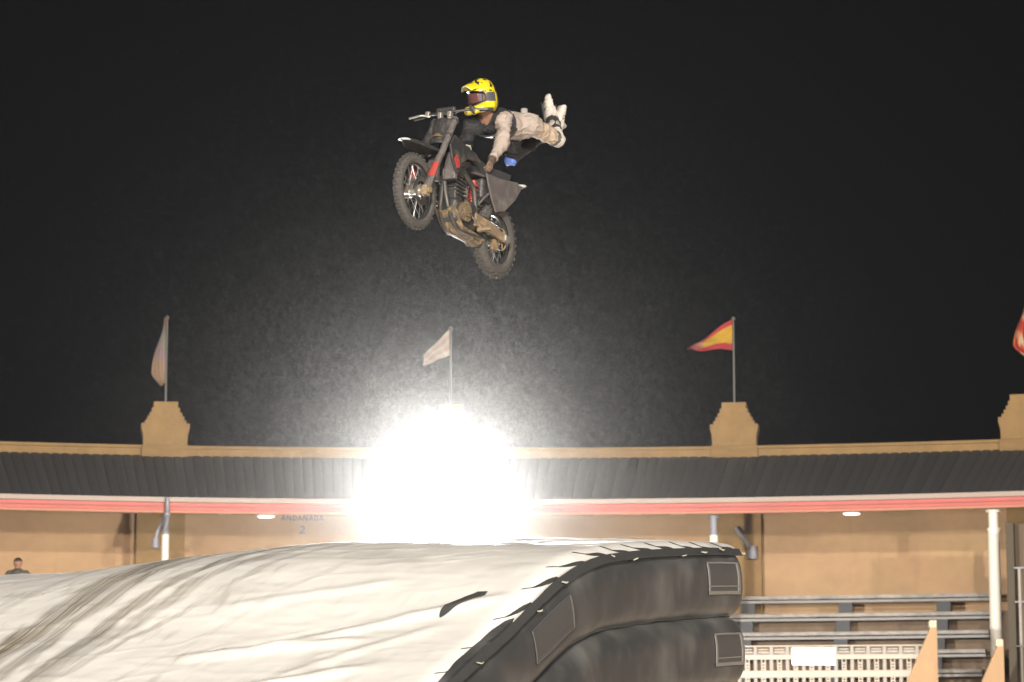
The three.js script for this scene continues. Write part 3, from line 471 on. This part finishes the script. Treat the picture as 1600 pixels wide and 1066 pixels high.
obj('seat', plate([[0.93, 0.63], [0.8, 0.655], [0.55, 0.61], [0.3, 0.6], [0.0, 0.64], [-0.12, 0.655], [-0.1, 0.6], [0.1, 0.52], [0.5, 0.49], [0.8, 0.56]], 0, 0.15, 0.022), seatM, bike);
for (const s of [-1, 1]) {
  const sh = obj('radiator_shroud', plate([[1.12, 0.63], [1.19, 0.52], [1.14, 0.4], [1.05, 0.3], [0.99, 0.33], [0.97, 0.42], [0.86, 0.5], [0.62, 0.53], [0.72, 0.58], [0.92, 0.6]], s * 0.16, 0.02, 0.006), plasticM, bike);
  obj('shroud_graphic', plate([[1.08, 0.46], [1.12, 0.41], [1.06, 0.34], [1.02, 0.36], [1.03, 0.42]], s * 0.172, 0.006, 0.001), s < 0 ? redPl : greyPl, sh);
  obj('radiator', box(0.05, 0.26, 0.12, 1.03, 0.38, s * 0.09, 0.01), greyPl, bike);
  obj('side_panel', plate([[0.42, 0.5], [0.15, 0.53], [-0.18, 0.6], [-0.24, 0.55], [-0.14, 0.42], [0.04, 0.26], [0.2, 0.2], [0.3, 0.3]], s * 0.115, 0.018, 0.006), greyPl, bike);
  obj('footpeg', [box(0.05, 0.03, 0.12, 0.47, -0.06, s * 0.17, 0.008), box(0.05, 0.06, 0.04, 0.47, -0.05, s * 0.11, 0.01)], dirtM, bike);
}
const rf = obj('rear_fender', arch([[0.12, 0.57], [-0.1, 0.585], [-0.3, 0.63], [-0.46, 0.68]], (u) => 0.22 - 0.02 * u - 0.08 * sm(0.6, 1, u), 0.03), greyPl, bike);
obj('fender_tip', arch([[-0.4, 0.668], [-0.45, 0.685], [-0.5, 0.7]], (u) => 0.13 - 0.05 * u, 0.03), whitePl, rf);
const en = part('engine', bike);
obj('crankcase', [box(0.42, 0.24, 0.2, 0.7, 0.02, 0, 0.05), box(0.2, 0.16, 0.22, 0.58, 0.1, 0, 0.05)], engM, en);
obj('cylinder', [...[0, 1, 2, 3, 4].map((i) => box(0.17, 0.018, 0.19, 0.8 + 0.012 * i, 0.17 + 0.035 * i, 0, 0.006)), box(0.14, 0.2, 0.15, 0.82, 0.22, 0, 0.02)], engM, en);
obj('cylinder_head', box(0.17, 0.13, 0.2, 0.86, 0.39, 0, 0.03), engM, en);
obj('ignition_cover', [cyl(0.085, 0.095, 0.04, 0.78, 0.02, -0.12, 'z', 24), cyl(0.05, 0.055, 0.03, 0.78, 0.02, -0.145, 'z', 20)], mudM, en);
obj('clutch_cover', [cyl(0.1, 0.11, 0.05, 0.66, 0.03, 0.125, 'z', 24)], mudM, en);
obj('carburettor', [cyl(0.04, 0.04, 0.12, 0.66, 0.27, 0, 'x'), box(0.07, 0.1, 0.08, 0.63, 0.24, 0, 0.02)], alloy, en);
obj('shift_lever', tube([[0.6, -0.02, -0.14], [0.7, 0.0, -0.15], [0.76, 0.0, -0.17]], 0.009), steel, en);
obj('exhaust_pipe', tube([[0.92, 0.35, 0.05], [1.08, 0.28, 0.07], [1.04, 0.08, 0.12], [0.8, 0.12, 0.15], [0.5, 0.3, 0.13], [0.2, 0.4, 0.13]], 0.024, 10, 40), dirtM, bike);
obj('muffler', tube([[0.25, 0.39, 0.15], [0.0, 0.47, 0.15], [-0.22, 0.54, 0.14]], 0.048, 14, 16), engM, bike);
obj('skid_plate', slab((u, v) => { const x = 0.98 - 0.5 * u; return V(x, -0.02 - 0.15 * sm(0, 0.45, u) + 0.02 * Math.pow(2 * v - 1, 2) * 3, (v - 0.5) * 0.22); }, 14, 8, 0.008), mudM, bike);
obj('linkage', [box(0.16, 0.09, 0.09, 0.4, -0.13, 0, 0.02), tube([[0.5, -0.12, 0.05], [0.38, -0.16, 0.05], [0.28, -0.08, 0.05]], 0.018), tube([[0.5, -0.12, -0.05], [0.38, -0.16, -0.05], [0.28, -0.08, -0.05]], 0.018)], mudM, bike);
const sw = obj('swingarm', [plate([[0.56, 0.07], [0.3, 0.07], [0.02, 0.035], [-0.05, 0.025], [-0.05, -0.025], [0.02, -0.035], [0.3, -0.03], [0.56, -0.04]], 0.105, 0.034), plate([[0.56, 0.07], [0.3, 0.07], [0.02, 0.035], [-0.05, 0.025], [-0.05, -0.025], [0.02, -0.035], [0.3, -0.03], [0.56, -0.04]], -0.105, 0.034), box(0.12, 0.1, 0.18, 0.44, 0.02, 0, 0.02)], dirtM, bike);
obj('chain_guide', plate([[0.14, -0.05], [0.2, -0.07], [0.18, -0.15], [0.1, -0.15], [0.08, -0.08]], -0.085, 0.03), mudM, sw);
obj('axle_block', [box(0.09, 0.06, 0.03, -0.01, 0, -0.135, 0.008), box(0.09, 0.06, 0.03, -0.01, 0, 0.135, 0.008)], alloy, sw);
obj('chain', [tube([[0.55, 0.08, -0.078], [0.28, 0.11, -0.078], [0, 0.107, -0.078]], 0.009, 6, 10), tube([[0.55, 0.0, -0.078], [0.28, -0.085, -0.078], [0, -0.107, -0.078]], 0.009, 6, 10)], engM, bike);
obj('shock_absorber', [cyl(0.03, 0.03, 0.36, 0, 0, 0), ...[0, 1, 2, 3, 4, 5, 6].map((i) => new THREE.TorusGeometry(0.045, 0.007, 6, 16).rotateX(Math.PI / 2).translate(0, -0.14 + 0.045 * i, 0))], redPl, bike).position.set(0.45, 0.25, 0);
obj('airbox', box(0.26, 0.22, 0.16, 0.28, 0.38, 0, 0.04), plasticM, bike);

// ---------------------------------------------------------------- rider stretched out behind the bike, both hands on the seat
const rider = thing('person', 'rider in pale gear and yellow helmet stretched out above the flying motorbike', 'person', AX.toArray());
const J = { LH: V(0.66, 0.455, -1.0), RH: V(0.47, 0.45, -1.1), LS: V(0.79, 0.94, -1.21), RS: V(0.47, 0.93, -1.37), hip: V(0.964, 1.0, -1.66), chest: V(0.7, 0.965, -1.38), neck: V(0.63, 0.99, -1.28), head: V(0.545, 1.085, -1.16), LHip: V(1.04, 0.99, -1.6), RHip: V(0.89, 0.99, -1.74), LK: V(1.29, 0.92, -1.9), RK: V(0.87, 0.80, -2.08), LA: V(1.245, 1.215, -2.17), RA: V(1.3, 1.13, -2.2) };
const mid = (a, b, t, o = [0, 0, 0]) => a.clone().lerp(b, t).add(V(...o));
J.LE = mid(J.LS, J.LH, 0.5, [0.045, 0, -0.03]); J.RE = mid(J.RS, J.RH, 0.5, [-0.05, 0, -0.02]);
J.LW = mid(J.LS, J.LH, 0.86); J.RW = mid(J.RS, J.RH, 0.86);
J.LT = V(1.215, 1.4, -2.2); J.RT = V(1.36, 1.29, -2.16); J.LHeel = V(1.29, 1.235, -2.24); J.RHeel = V(1.36, 1.14, -2.26);
const bones = [
  [J.hip, J.chest, 0.105, 0.125, 'torso'], [mid(J.hip, J.chest, 0.45, [0.0, -0.045, 0.02]), mid(J.hip, J.chest, 0.9, [0, -0.03, 0]), 0.105, 0.12, 'torso'], [J.chest, mid(J.chest, J.LS, 0.75), 0.12, 0.085, 'torso'], [J.chest, mid(J.chest, J.RS, 0.75), 0.12, 0.085, 'torso'], [J.LHip, J.RHip, 0.1, 0.1, 'hip'],
  [J.neck, mid(J.head, J.head, 0, [0.03, 0.0, -0.02]), 0.062, 0.056, 'neck'], [mid(J.head, J.head, 0, [0.04, 0.06, -0.01]), mid(J.head, J.head, 0, [0.02, 0.03, 0.005]), 0.085, 0.07, 'face', 0.02],
  [J.LS, J.LE, 0.07, 0.053, 'larm'], [J.LE, J.LW, 0.052, 0.039, 'lfore'], [J.RS, J.RE, 0.066, 0.052, 'rarm'], [J.RE, J.RW, 0.05, 0.038, 'rfore'],
  [J.LHip, J.LK, 0.088, 0.066, 'lthigh'], [J.RHip, J.RK, 0.086, 0.064, 'rthigh'], [J.LK, J.LA, 0.07, 0.052, 'lshin', 0.03], [J.RK, J.RA, 0.066, 0.056, 'rshin', 0.03],
  [J.LA, J.LT, 0.045, 0.03, 'lfoot', 0.03], [J.LHeel, J.LA, 0.03, 0.04, 'lfoot', 0.03], [J.RA, J.RT, 0.045, 0.03, 'rfoot', 0.03], [J.RHeel, J.RA, 0.03, 0.04, 'rfoot', 0.03],
];
const pale = [0.33, 0.275, 0.24], black = [0.018, 0.018, 0.02], lilac = [0.4, 0.34, 0.4], boot = [0.47, 0.43, 0.39], skin = [0.36, 0.19, 0.12], glove = [0.075, 0.05, 0.035], tanP = [0.4, 0.31, 0.23], grey = [0.07, 0.07, 0.07], orange = [0.46, 0.25, 0.13];
const folds3 = (p) => 0.012 * ns(p.x * 13, p.y * 13, p.z * 13) - 0.012 * Math.pow(Math.max(0, 1 - 4 * Math.abs(ns(p.x * 9 + 4, p.y * 14, p.z * 9))), 2) + 0.004 * ns(p.x * 34, p.y * 30, p.z * 34);
const bodyF = bodyField(bones, 0.05);
function riderColor(p, n) {
  const [id, t] = nearest(bones, p), j = 0.02 * ns(p.x * 25, p.y * 25, p.z * 25), sh = (c) => c.map((x) => x * (1 + 2.4 * j));
  switch (id) {
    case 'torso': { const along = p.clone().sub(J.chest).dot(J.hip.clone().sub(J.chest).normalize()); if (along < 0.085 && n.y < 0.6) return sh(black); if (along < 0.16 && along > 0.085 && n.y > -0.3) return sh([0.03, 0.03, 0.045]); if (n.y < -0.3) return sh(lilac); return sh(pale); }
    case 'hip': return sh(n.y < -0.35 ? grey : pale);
    case 'neck': return sh([0.2, 0.1, 0.06]); case 'face': return sh(skin);
    case 'larm': return sh(pale); case 'lfore': return t > 0.93 ? sh(glove) : t > 0.68 && t < 0.74 ? sh([0.25, 0.22, 0.2]) : sh(pale);
    case 'rarm': { if (t < 0.2) return sh(n.x < -0.1 ? pale : black); if (t < 0.4) return sh(black); const e = Math.abs(t - 0.66), q = Math.abs(n.x); return n.z < 0.1 || e > 0.24 ? sh(black) : e < 0.13 && q < 0.42 ? sh(black) : sh(pale); }
    case 'rfore': return t > 0.5 ? sh(black) : t < 0.1 ? sh(black) : n.x + n.z * 0.4 + 0.3 * Math.sin(t * 40) > 0.1 ? sh([0.5, 0.48, 0.36]) : sh(black);
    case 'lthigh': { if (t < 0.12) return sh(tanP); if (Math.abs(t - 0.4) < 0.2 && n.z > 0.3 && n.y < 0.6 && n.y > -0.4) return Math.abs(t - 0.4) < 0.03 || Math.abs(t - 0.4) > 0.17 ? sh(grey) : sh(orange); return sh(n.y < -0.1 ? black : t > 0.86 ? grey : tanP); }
    case 'rthigh': case 'rshin': return sh(id === 'rshin' && t > 0.75 ? boot : black);
    case 'lshin': return t > 0.3 && t < 0.78 && n.z > -0.1 ? sh(black) : sh(boot);
    default: return id[0] === 'l' && n.x > 0.55 && t > 0.3 ? sh(grey) : t > 0.1 && t < 0.2 ? sh([0.22, 0.2, 0.18]) : sh(boot);
  }
}
const bodyGeo = blob(V(0.9, 1.0, -1.66), 0.78, 168, (p) => bodyF(p) + folds3(p), riderColor);
function hand(wrist, dir, palm) {
  const d = dir.clone().normalize(), n = palm.clone().addScaledVector(d, -palm.dot(d)).normalize(), s = d.clone().cross(n), at = (a, b, c) => wrist.clone().addScaledVector(d, a).addScaledVector(n, b).addScaledVector(s, c);
  const bs = [[at(-0.02, 0, 0), at(0.02, 0, 0), 0.034, 0.03], [at(0.015, 0, -0.022), at(0.08, 0.004, -0.03), 0.018, 0.015], [at(0.015, 0, 0.02), at(0.08, 0.004, 0.028), 0.018, 0.015], [at(0.02, 0, 0), at(0.082, 0.004, 0), 0.02, 0.017]];
  [[-0.031, 0.9], [-0.0105, 1.05], [0.0105, 1], [0.031, 0.8]].forEach(([o, L]) => { const a = at(0.08, 0.004, o), b = at(0.08 + 0.036 * L, 0.016, o * 1.05), c = at(0.08 + 0.046 * L, 0.046, o * 1.05), e = at(0.08 + 0.03 * L, 0.066, o); bs.push([a, b, 0.0105, 0.01, 0, 0.006], [b, c, 0.01, 0.0095, 0, 0.004], [c, e, 0.0095, 0.008, 0, 0.004]); });
  const t0 = at(0.02, 0.012, 0.03), t1 = at(0.05, 0.035, 0.05), t2 = at(0.075, 0.055, 0.045); bs.push([t0, t1, 0.014, 0.012, 0, 0.01], [t1, t2, 0.012, 0.009, 0, 0.004]);
  const f = bodyField(bs, 0.012);
  return blob(at(0.05, 0.02, 0), 0.13, 84, f, (p) => glove.map((x) => x * (1 + 0.5 * ns(p.x * 40, p.y * 40, p.z * 40)) * (p.clone().sub(wrist).dot(d) > 0.05 ? 2.1 : 1)));
}
const inward = bR.clone();
const hands = [hand(J.LW, J.LH.clone().sub(J.LS), inward), hand(J.RW, J.RH.clone().sub(J.RS), inward.clone().negate())];
obj('body', mergeGeometries([bodyGeo, ...hands]), new THREE.MeshStandardMaterial({ vertexColors: true, roughness: 0.82 }), rider).userData.label = 'pale riding suit with black panels';
// helmet (local: x forward, y up)
const helmet = part('helmet', rider);
{
  const yaw = 57 * rad, f = V(-Math.sin(yaw), -0.2, Math.cos(yaw)).normalize(), r = f.clone().cross(V(0.1, 1, 0.05)).normalize(), u = r.clone().cross(f);
  helmet.setRotationFromMatrix(new THREE.Matrix4().makeBasis(f, u, r)); helmet.position.copy(J.head).add(V(0.03, 0.075, 0)); helmet.scale.set(0.98, 1.13, 1.04);
  const ell = (p, x, y, z, a, b, c) => { const q = Math.hypot((p.x - x) / a, (p.y - y) / b, (p.z - z) / c); return (q - 1) * Math.min(a, b, c); };
  const arcPts = [[-0.04, -0.085, 0.098], [0.06, -0.1, 0.09], [0.135, -0.115, 0.05], [0.152, -0.118, 0]], chin = [];
  for (const s of [-1, 1]) for (let i = 0; i < 3; i++) chin.push([V(arcPts[i][0], arcPts[i][1], s * arcPts[i][2]), V(arcPts[i + 1][0], arcPts[i + 1][1], s * arcPts[i + 1][2]), 0.036 - 0.002 * i, 0.034 - 0.002 * i]);
  const shell = (p) => {
    let d = ell(p, -0.01, 0.01, 0, 0.148, 0.138, 0.126); d = smin(d, ell(p, -0.05, -0.06, 0, 0.11, 0.1, 0.112), 0.04);
    const inner = Math.min(ell(p, -0.005, 0.0, 0, 0.125, 0.118, 0.106), ell(p, -0.01, -0.1, 0, 0.1, 0.12, 0.09));
    const port = Math.max(ell(p, 0.12, -0.02, 0, 0.14, 0.065, 0.2), 0.035 - p.x);
    d = Math.max(d, -inner, -port, -(p.y + 0.135));
    let c = 9; for (const b of chin) c = smin(c, cap(p, b[0], b[1], b[2], b[3]), 0.02);
    return smin(d, c, 0.02);
  };
  const yel = [0.62, 0.5, 0.012], dark = [0.02, 0.02, 0.018], mauve = [0.08, 0.075, 0.085];
  const col = (p) => {
    const n = fbm(p.x * 17 + 3, p.y * 20, p.z * 17 + 5, 3);
    if (p.y > 0.02 && (n > 0.13 || (p.x < -0.085 && n > -0.2))) return dark;
    if (p.y < 0.02 && p.y > -0.055 && p.x > -0.08 && Math.abs(p.z) > 0.07) return mauve;
    if (p.x < -0.1 && p.y < 0.03) return mauve;
    if (p.y < -0.07 && n > 0.2) return dark;
    return yel.map((x) => x * (1 + 0.15 * n));
  };
  const vm = new THREE.MeshPhysicalMaterial({ vertexColors: true, roughness: 0.35, clearcoat: 0.5, clearcoatRoughness: 0.2 });
  obj('shell', blob(V(0.0, 0, 0), 0.2, 104, shell, (p) => col(p)), vm, helmet);
  obj('peak', slab((a, b) => { const z = (b - 0.5) * (0.21 - 0.05 * a), x = 0.04 + 0.15 * a; return V(x - 0.03 * Math.pow(2 * b - 1, 2) * a, 0.122 + 0.012 * Math.sin(a * 2.2) - 0.045 * a - (0.06 - 0.02 * a) * Math.pow(2 * b - 1, 2), z); }, 16, 14, 0.006, (a, b) => (fbm(a * 5 + 2, b * 6, 4) > 0.16 && a < 0.75 ? dark : a > 0.95 ? [0.6, 0.55, 0.5] : yel)), vm, helmet);
  obj('goggle_frame', slab((a, b) => { const t = (a - 0.5) * 2.3; return V(0.01 + 0.112 * Math.cos(t), -0.018 + (b - 0.5) * (0.09 - 0.015 * Math.abs(t)), 0.108 * Math.sin(t)); }, 24, 6, 0.02), mat(0.05, 0.04, 0.06, 0.5), helmet);
  obj('goggle_lens', slab((a, b) => { const t = (a - 0.5) * 1.9; return V(0.024 + 0.112 * Math.cos(t), -0.016 + (b - 0.5) * 0.066, 0.106 * Math.sin(t)); }, 20, 6, 0.005), new THREE.MeshPhysicalMaterial({ color: rgb(0.22, 0.09, 0.09), roughness: 0.12, metalness: 0.5, clearcoat: 1 }), helmet);
  obj('mouth_vent', slab((a, b) => V(0.186 - 0.012 * Math.pow(2 * a - 1, 2), -0.125 + b * 0.026, (a - 0.5) * 0.07), 8, 3, 0.006), mat(0.45, 0.45, 0.45, 0.5), helmet);
}
// stiff boots with soles and buckle straps
for (const [A, K, T, up] of [[J.LA, J.LK, J.LT, V(0.35, -0.2, 1)], [J.RA, J.RK, J.RT, V(0.5, -0.3, 1)]]) {
  const b = part('boot', rider), fx = T.clone().sub(A).normalize(), fz = fx.clone().cross(up).normalize(), fy = fz.clone().cross(fx);
  b.setRotationFromMatrix(new THREE.Matrix4().makeBasis(fx, fy, fz)); b.position.copy(A);
  const sd = K.clone().sub(A).normalize(), S = V(sd.dot(fx), sd.dot(fy), sd.dot(fz)), top = S.clone().multiplyScalar(0.2), O = V(-0.01, 0, 0);
  const f = (p) => { const k = 1 - 0.3 * sm(0.05, 0.2, p.x), hy = 0.05 - 0.022 * sm(0.03, 0.19, p.x), qx = Math.abs(p.x - 0.055) - 0.115, qy = Math.abs(p.y + 0.012 + (0.05 - hy)) - hy + 0.02, qz = Math.abs(p.z) - 0.05 * k + 0.02; const d = Math.hypot(Math.max(qx, 0), Math.max(qy, 0), Math.max(qz, 0)) + Math.min(0, Math.max(qx, qy, qz)) - 0.02; return smin(d, cap(p, O, top, 0.057, 0.068), 0.05); };
  obj('boot_shell', blob(V(0.0, 0, 0), 0.27, 96, f, (p) => { const t = p.dot(S), n = ns(p.x * 30, p.y * 30, p.z * 30); if (t > 0.07 && t < 0.16) return [0.03, 0.03, 0.03]; return (p.x > 0.13 || p.x < -0.035 ? [0.3, 0.27, 0.24] : boot).map((x) => x * (1 + 0.25 * n)); }), new THREE.MeshStandardMaterial({ vertexColors: true, roughness: 0.6 }), b);
  obj('sole', plate([[-0.085, -0.052], [0.04, -0.05], [0.18, -0.052], [0.155, -0.05], [0.19, 0.0], [0.155, 0.05], [0.04, 0.048], [-0.05, 0.05], [-0.085, 0.03]].map(([x, y]) => [x, y * 0.95]), 0, 0.022, 0.004).rotateX(Math.PI / 2).translate(0, -0.082, 0), mat(0.05, 0.048, 0.045, 0.8), b);
  for (const x of [0.02, 0.075]) obj('buckle_strap', slab((u, v) => { const a = (u - 0.5) * 3.0; return V(x + (v - 0.5) * 0.026, -0.02 + 0.062 * Math.cos(a) * (1 - 2.2 * (x - 0.02)), 0.056 * Math.sin(a)); }, 12, 2, 0.008), mat(0.12, 0.115, 0.11, 0.5), b);
}
obj('chest_protector', slab((a, b) => { const ax = J.hip.clone().sub(J.chest).normalize(), lat = J.LS.clone().sub(J.RS).normalize(), dn = ax.clone().cross(lat).normalize(); if (dn.y > 0) dn.negate(); const t = (a - 0.5) * 2.2; return J.chest.clone().addScaledVector(ax, -0.1 + 0.2 * b).addScaledVector(lat, 0.175 * Math.sin(t)).addScaledVector(dn, 0.128 * Math.cos(t) + 0.015); }, 18, 8, 0.016), mat(0.03, 0.032, 0.03, 0.6), rider);
obj('protector_badge', slab((a, b) => { const ax = J.hip.clone().sub(J.chest).normalize(), lat = J.LS.clone().sub(J.RS).normalize(), dn = ax.clone().cross(lat).normalize(); if (dn.y > 0) dn.negate(); const t = 0.42 + 0.25 * a; return J.chest.clone().addScaledVector(ax, -0.08 + 0.05 * b).addScaledVector(lat, 0.175 * Math.sin(t)).addScaledVector(dn, 0.128 * Math.cos(t) + 0.028); }, 6, 4, 0.005), mat(0.4, 0.4, 0.38, 0.4), rider);
obj('knee_guard', slab((a, b) => { const t = (a - 0.5) * 2.4, q = (b - 0.5) * 1.9; return J.RK.clone().add(V(0.06 * Math.sin(t) * Math.cos(q) - 0.02, -0.03 + 0.06 * Math.sin(q) - 0.02, 0.07 * Math.cos(t) * Math.cos(q) - 0.01)); }, 12, 10, 0.012), bluePl, rider);
obj('belt_pouch', box(0.07, 0.075, 0.06, J.hip.x + 0.015, J.hip.y + 0.135, J.hip.z - 0.02, 0.02), mat(0.22, 0.21, 0.2, 0.6), rider);

// ---------------------------------------------------------------- spectator behind the airbag at the left
{
  const s = thing('person', 'dark-haired spectator whose head shows above the airbag at the left edge', 'person', ringAt(39.55, -13.4, 4.87));
  const b = [[V(0, 1.0, 0), V(0, 1.38, 0), 0.13, 0.15, 'shirt'], [V(-0.17, 1.42, 0), V(0.17, 1.42, 0), 0.07, 0.07, 'shirt'], [V(0, 1.45, 0), V(0.0, 1.58, 0.01), 0.055, 0.052, 'skin'], [V(0, 1.62, 0.01), V(0, 1.66, -0.01), 0.085, 0.092, 'head', 0.02], [V(0, 1.6, 0.09), V(0, 1.6, 0.1), 0.02, 0.015, 'skin', 0.02],
    [V(-0.2, 1.4, 0), V(-0.26, 1.12, 0.02), 0.055, 0.045, 'shirt', 0.03], [V(-0.26, 1.12, 0.02), V(-0.24, 0.87, 0.06), 0.043, 0.034, 'skin', 0.03], [V(0.2, 1.4, 0), V(0.26, 1.12, 0.02), 0.055, 0.045, 'shirt', 0.03], [V(0.26, 1.12, 0.02), V(0.24, 0.87, 0.06), 0.043, 0.034, 'skin', 0.03],
    [V(-0.09, 0.95, 0), V(-0.1, 0.5, 0.02), 0.085, 0.06, 'trouser', 0.03], [V(-0.1, 0.5, 0.02), V(-0.1, 0.08, 0), 0.058, 0.042, 'trouser', 0.03], [V(0.09, 0.95, 0), V(0.1, 0.5, 0.02), 0.085, 0.06, 'trouser', 0.03], [V(0.1, 0.5, 0.02), V(0.1, 0.08, 0), 0.058, 0.042, 'trouser', 0.03],
    [V(-0.1, 0.05, 0), V(-0.11, 0.04, 0.17), 0.045, 0.035, 'trouser', 0.03], [V(0.1, 0.05, 0), V(0.11, 0.04, 0.17), 0.045, 0.035, 'trouser', 0.03],
    ...[-1, 1].flatMap((q) => [0, 1, 2, 3].map((i) => [V(q * 0.24, 0.86, 0.03 + i * 0.02), V(q * 0.235, 0.78, 0.045 + i * 0.022), 0.011, 0.009, 'skin', 0.012])), ...[-1, 1].map((q) => [V(q * 0.24, 0.87, 0.08), V(q * 0.22, 0.81, 0.11), 0.012, 0.01, 'skin', 0.012])];
  const f = bodyField(b, 0.04), c = { shirt: [0.05, 0.045, 0.035], skin: [0.2, 0.1, 0.065], trouser: [0.04, 0.04, 0.05] };
  obj('body', blob(V(0, 0.88, 0.03), 0.92, 120, f, (p) => { const [id] = nearest(b, p); return id === 'head' ? (p.y > 1.67 || p.z < -0.03 ? [0.02, 0.012, 0.008] : c.skin) : c[id]; }), new THREE.MeshStandardMaterial({ vertexColors: true, roughness: 0.85 }), s);
}

renderer.render(scene, camera);
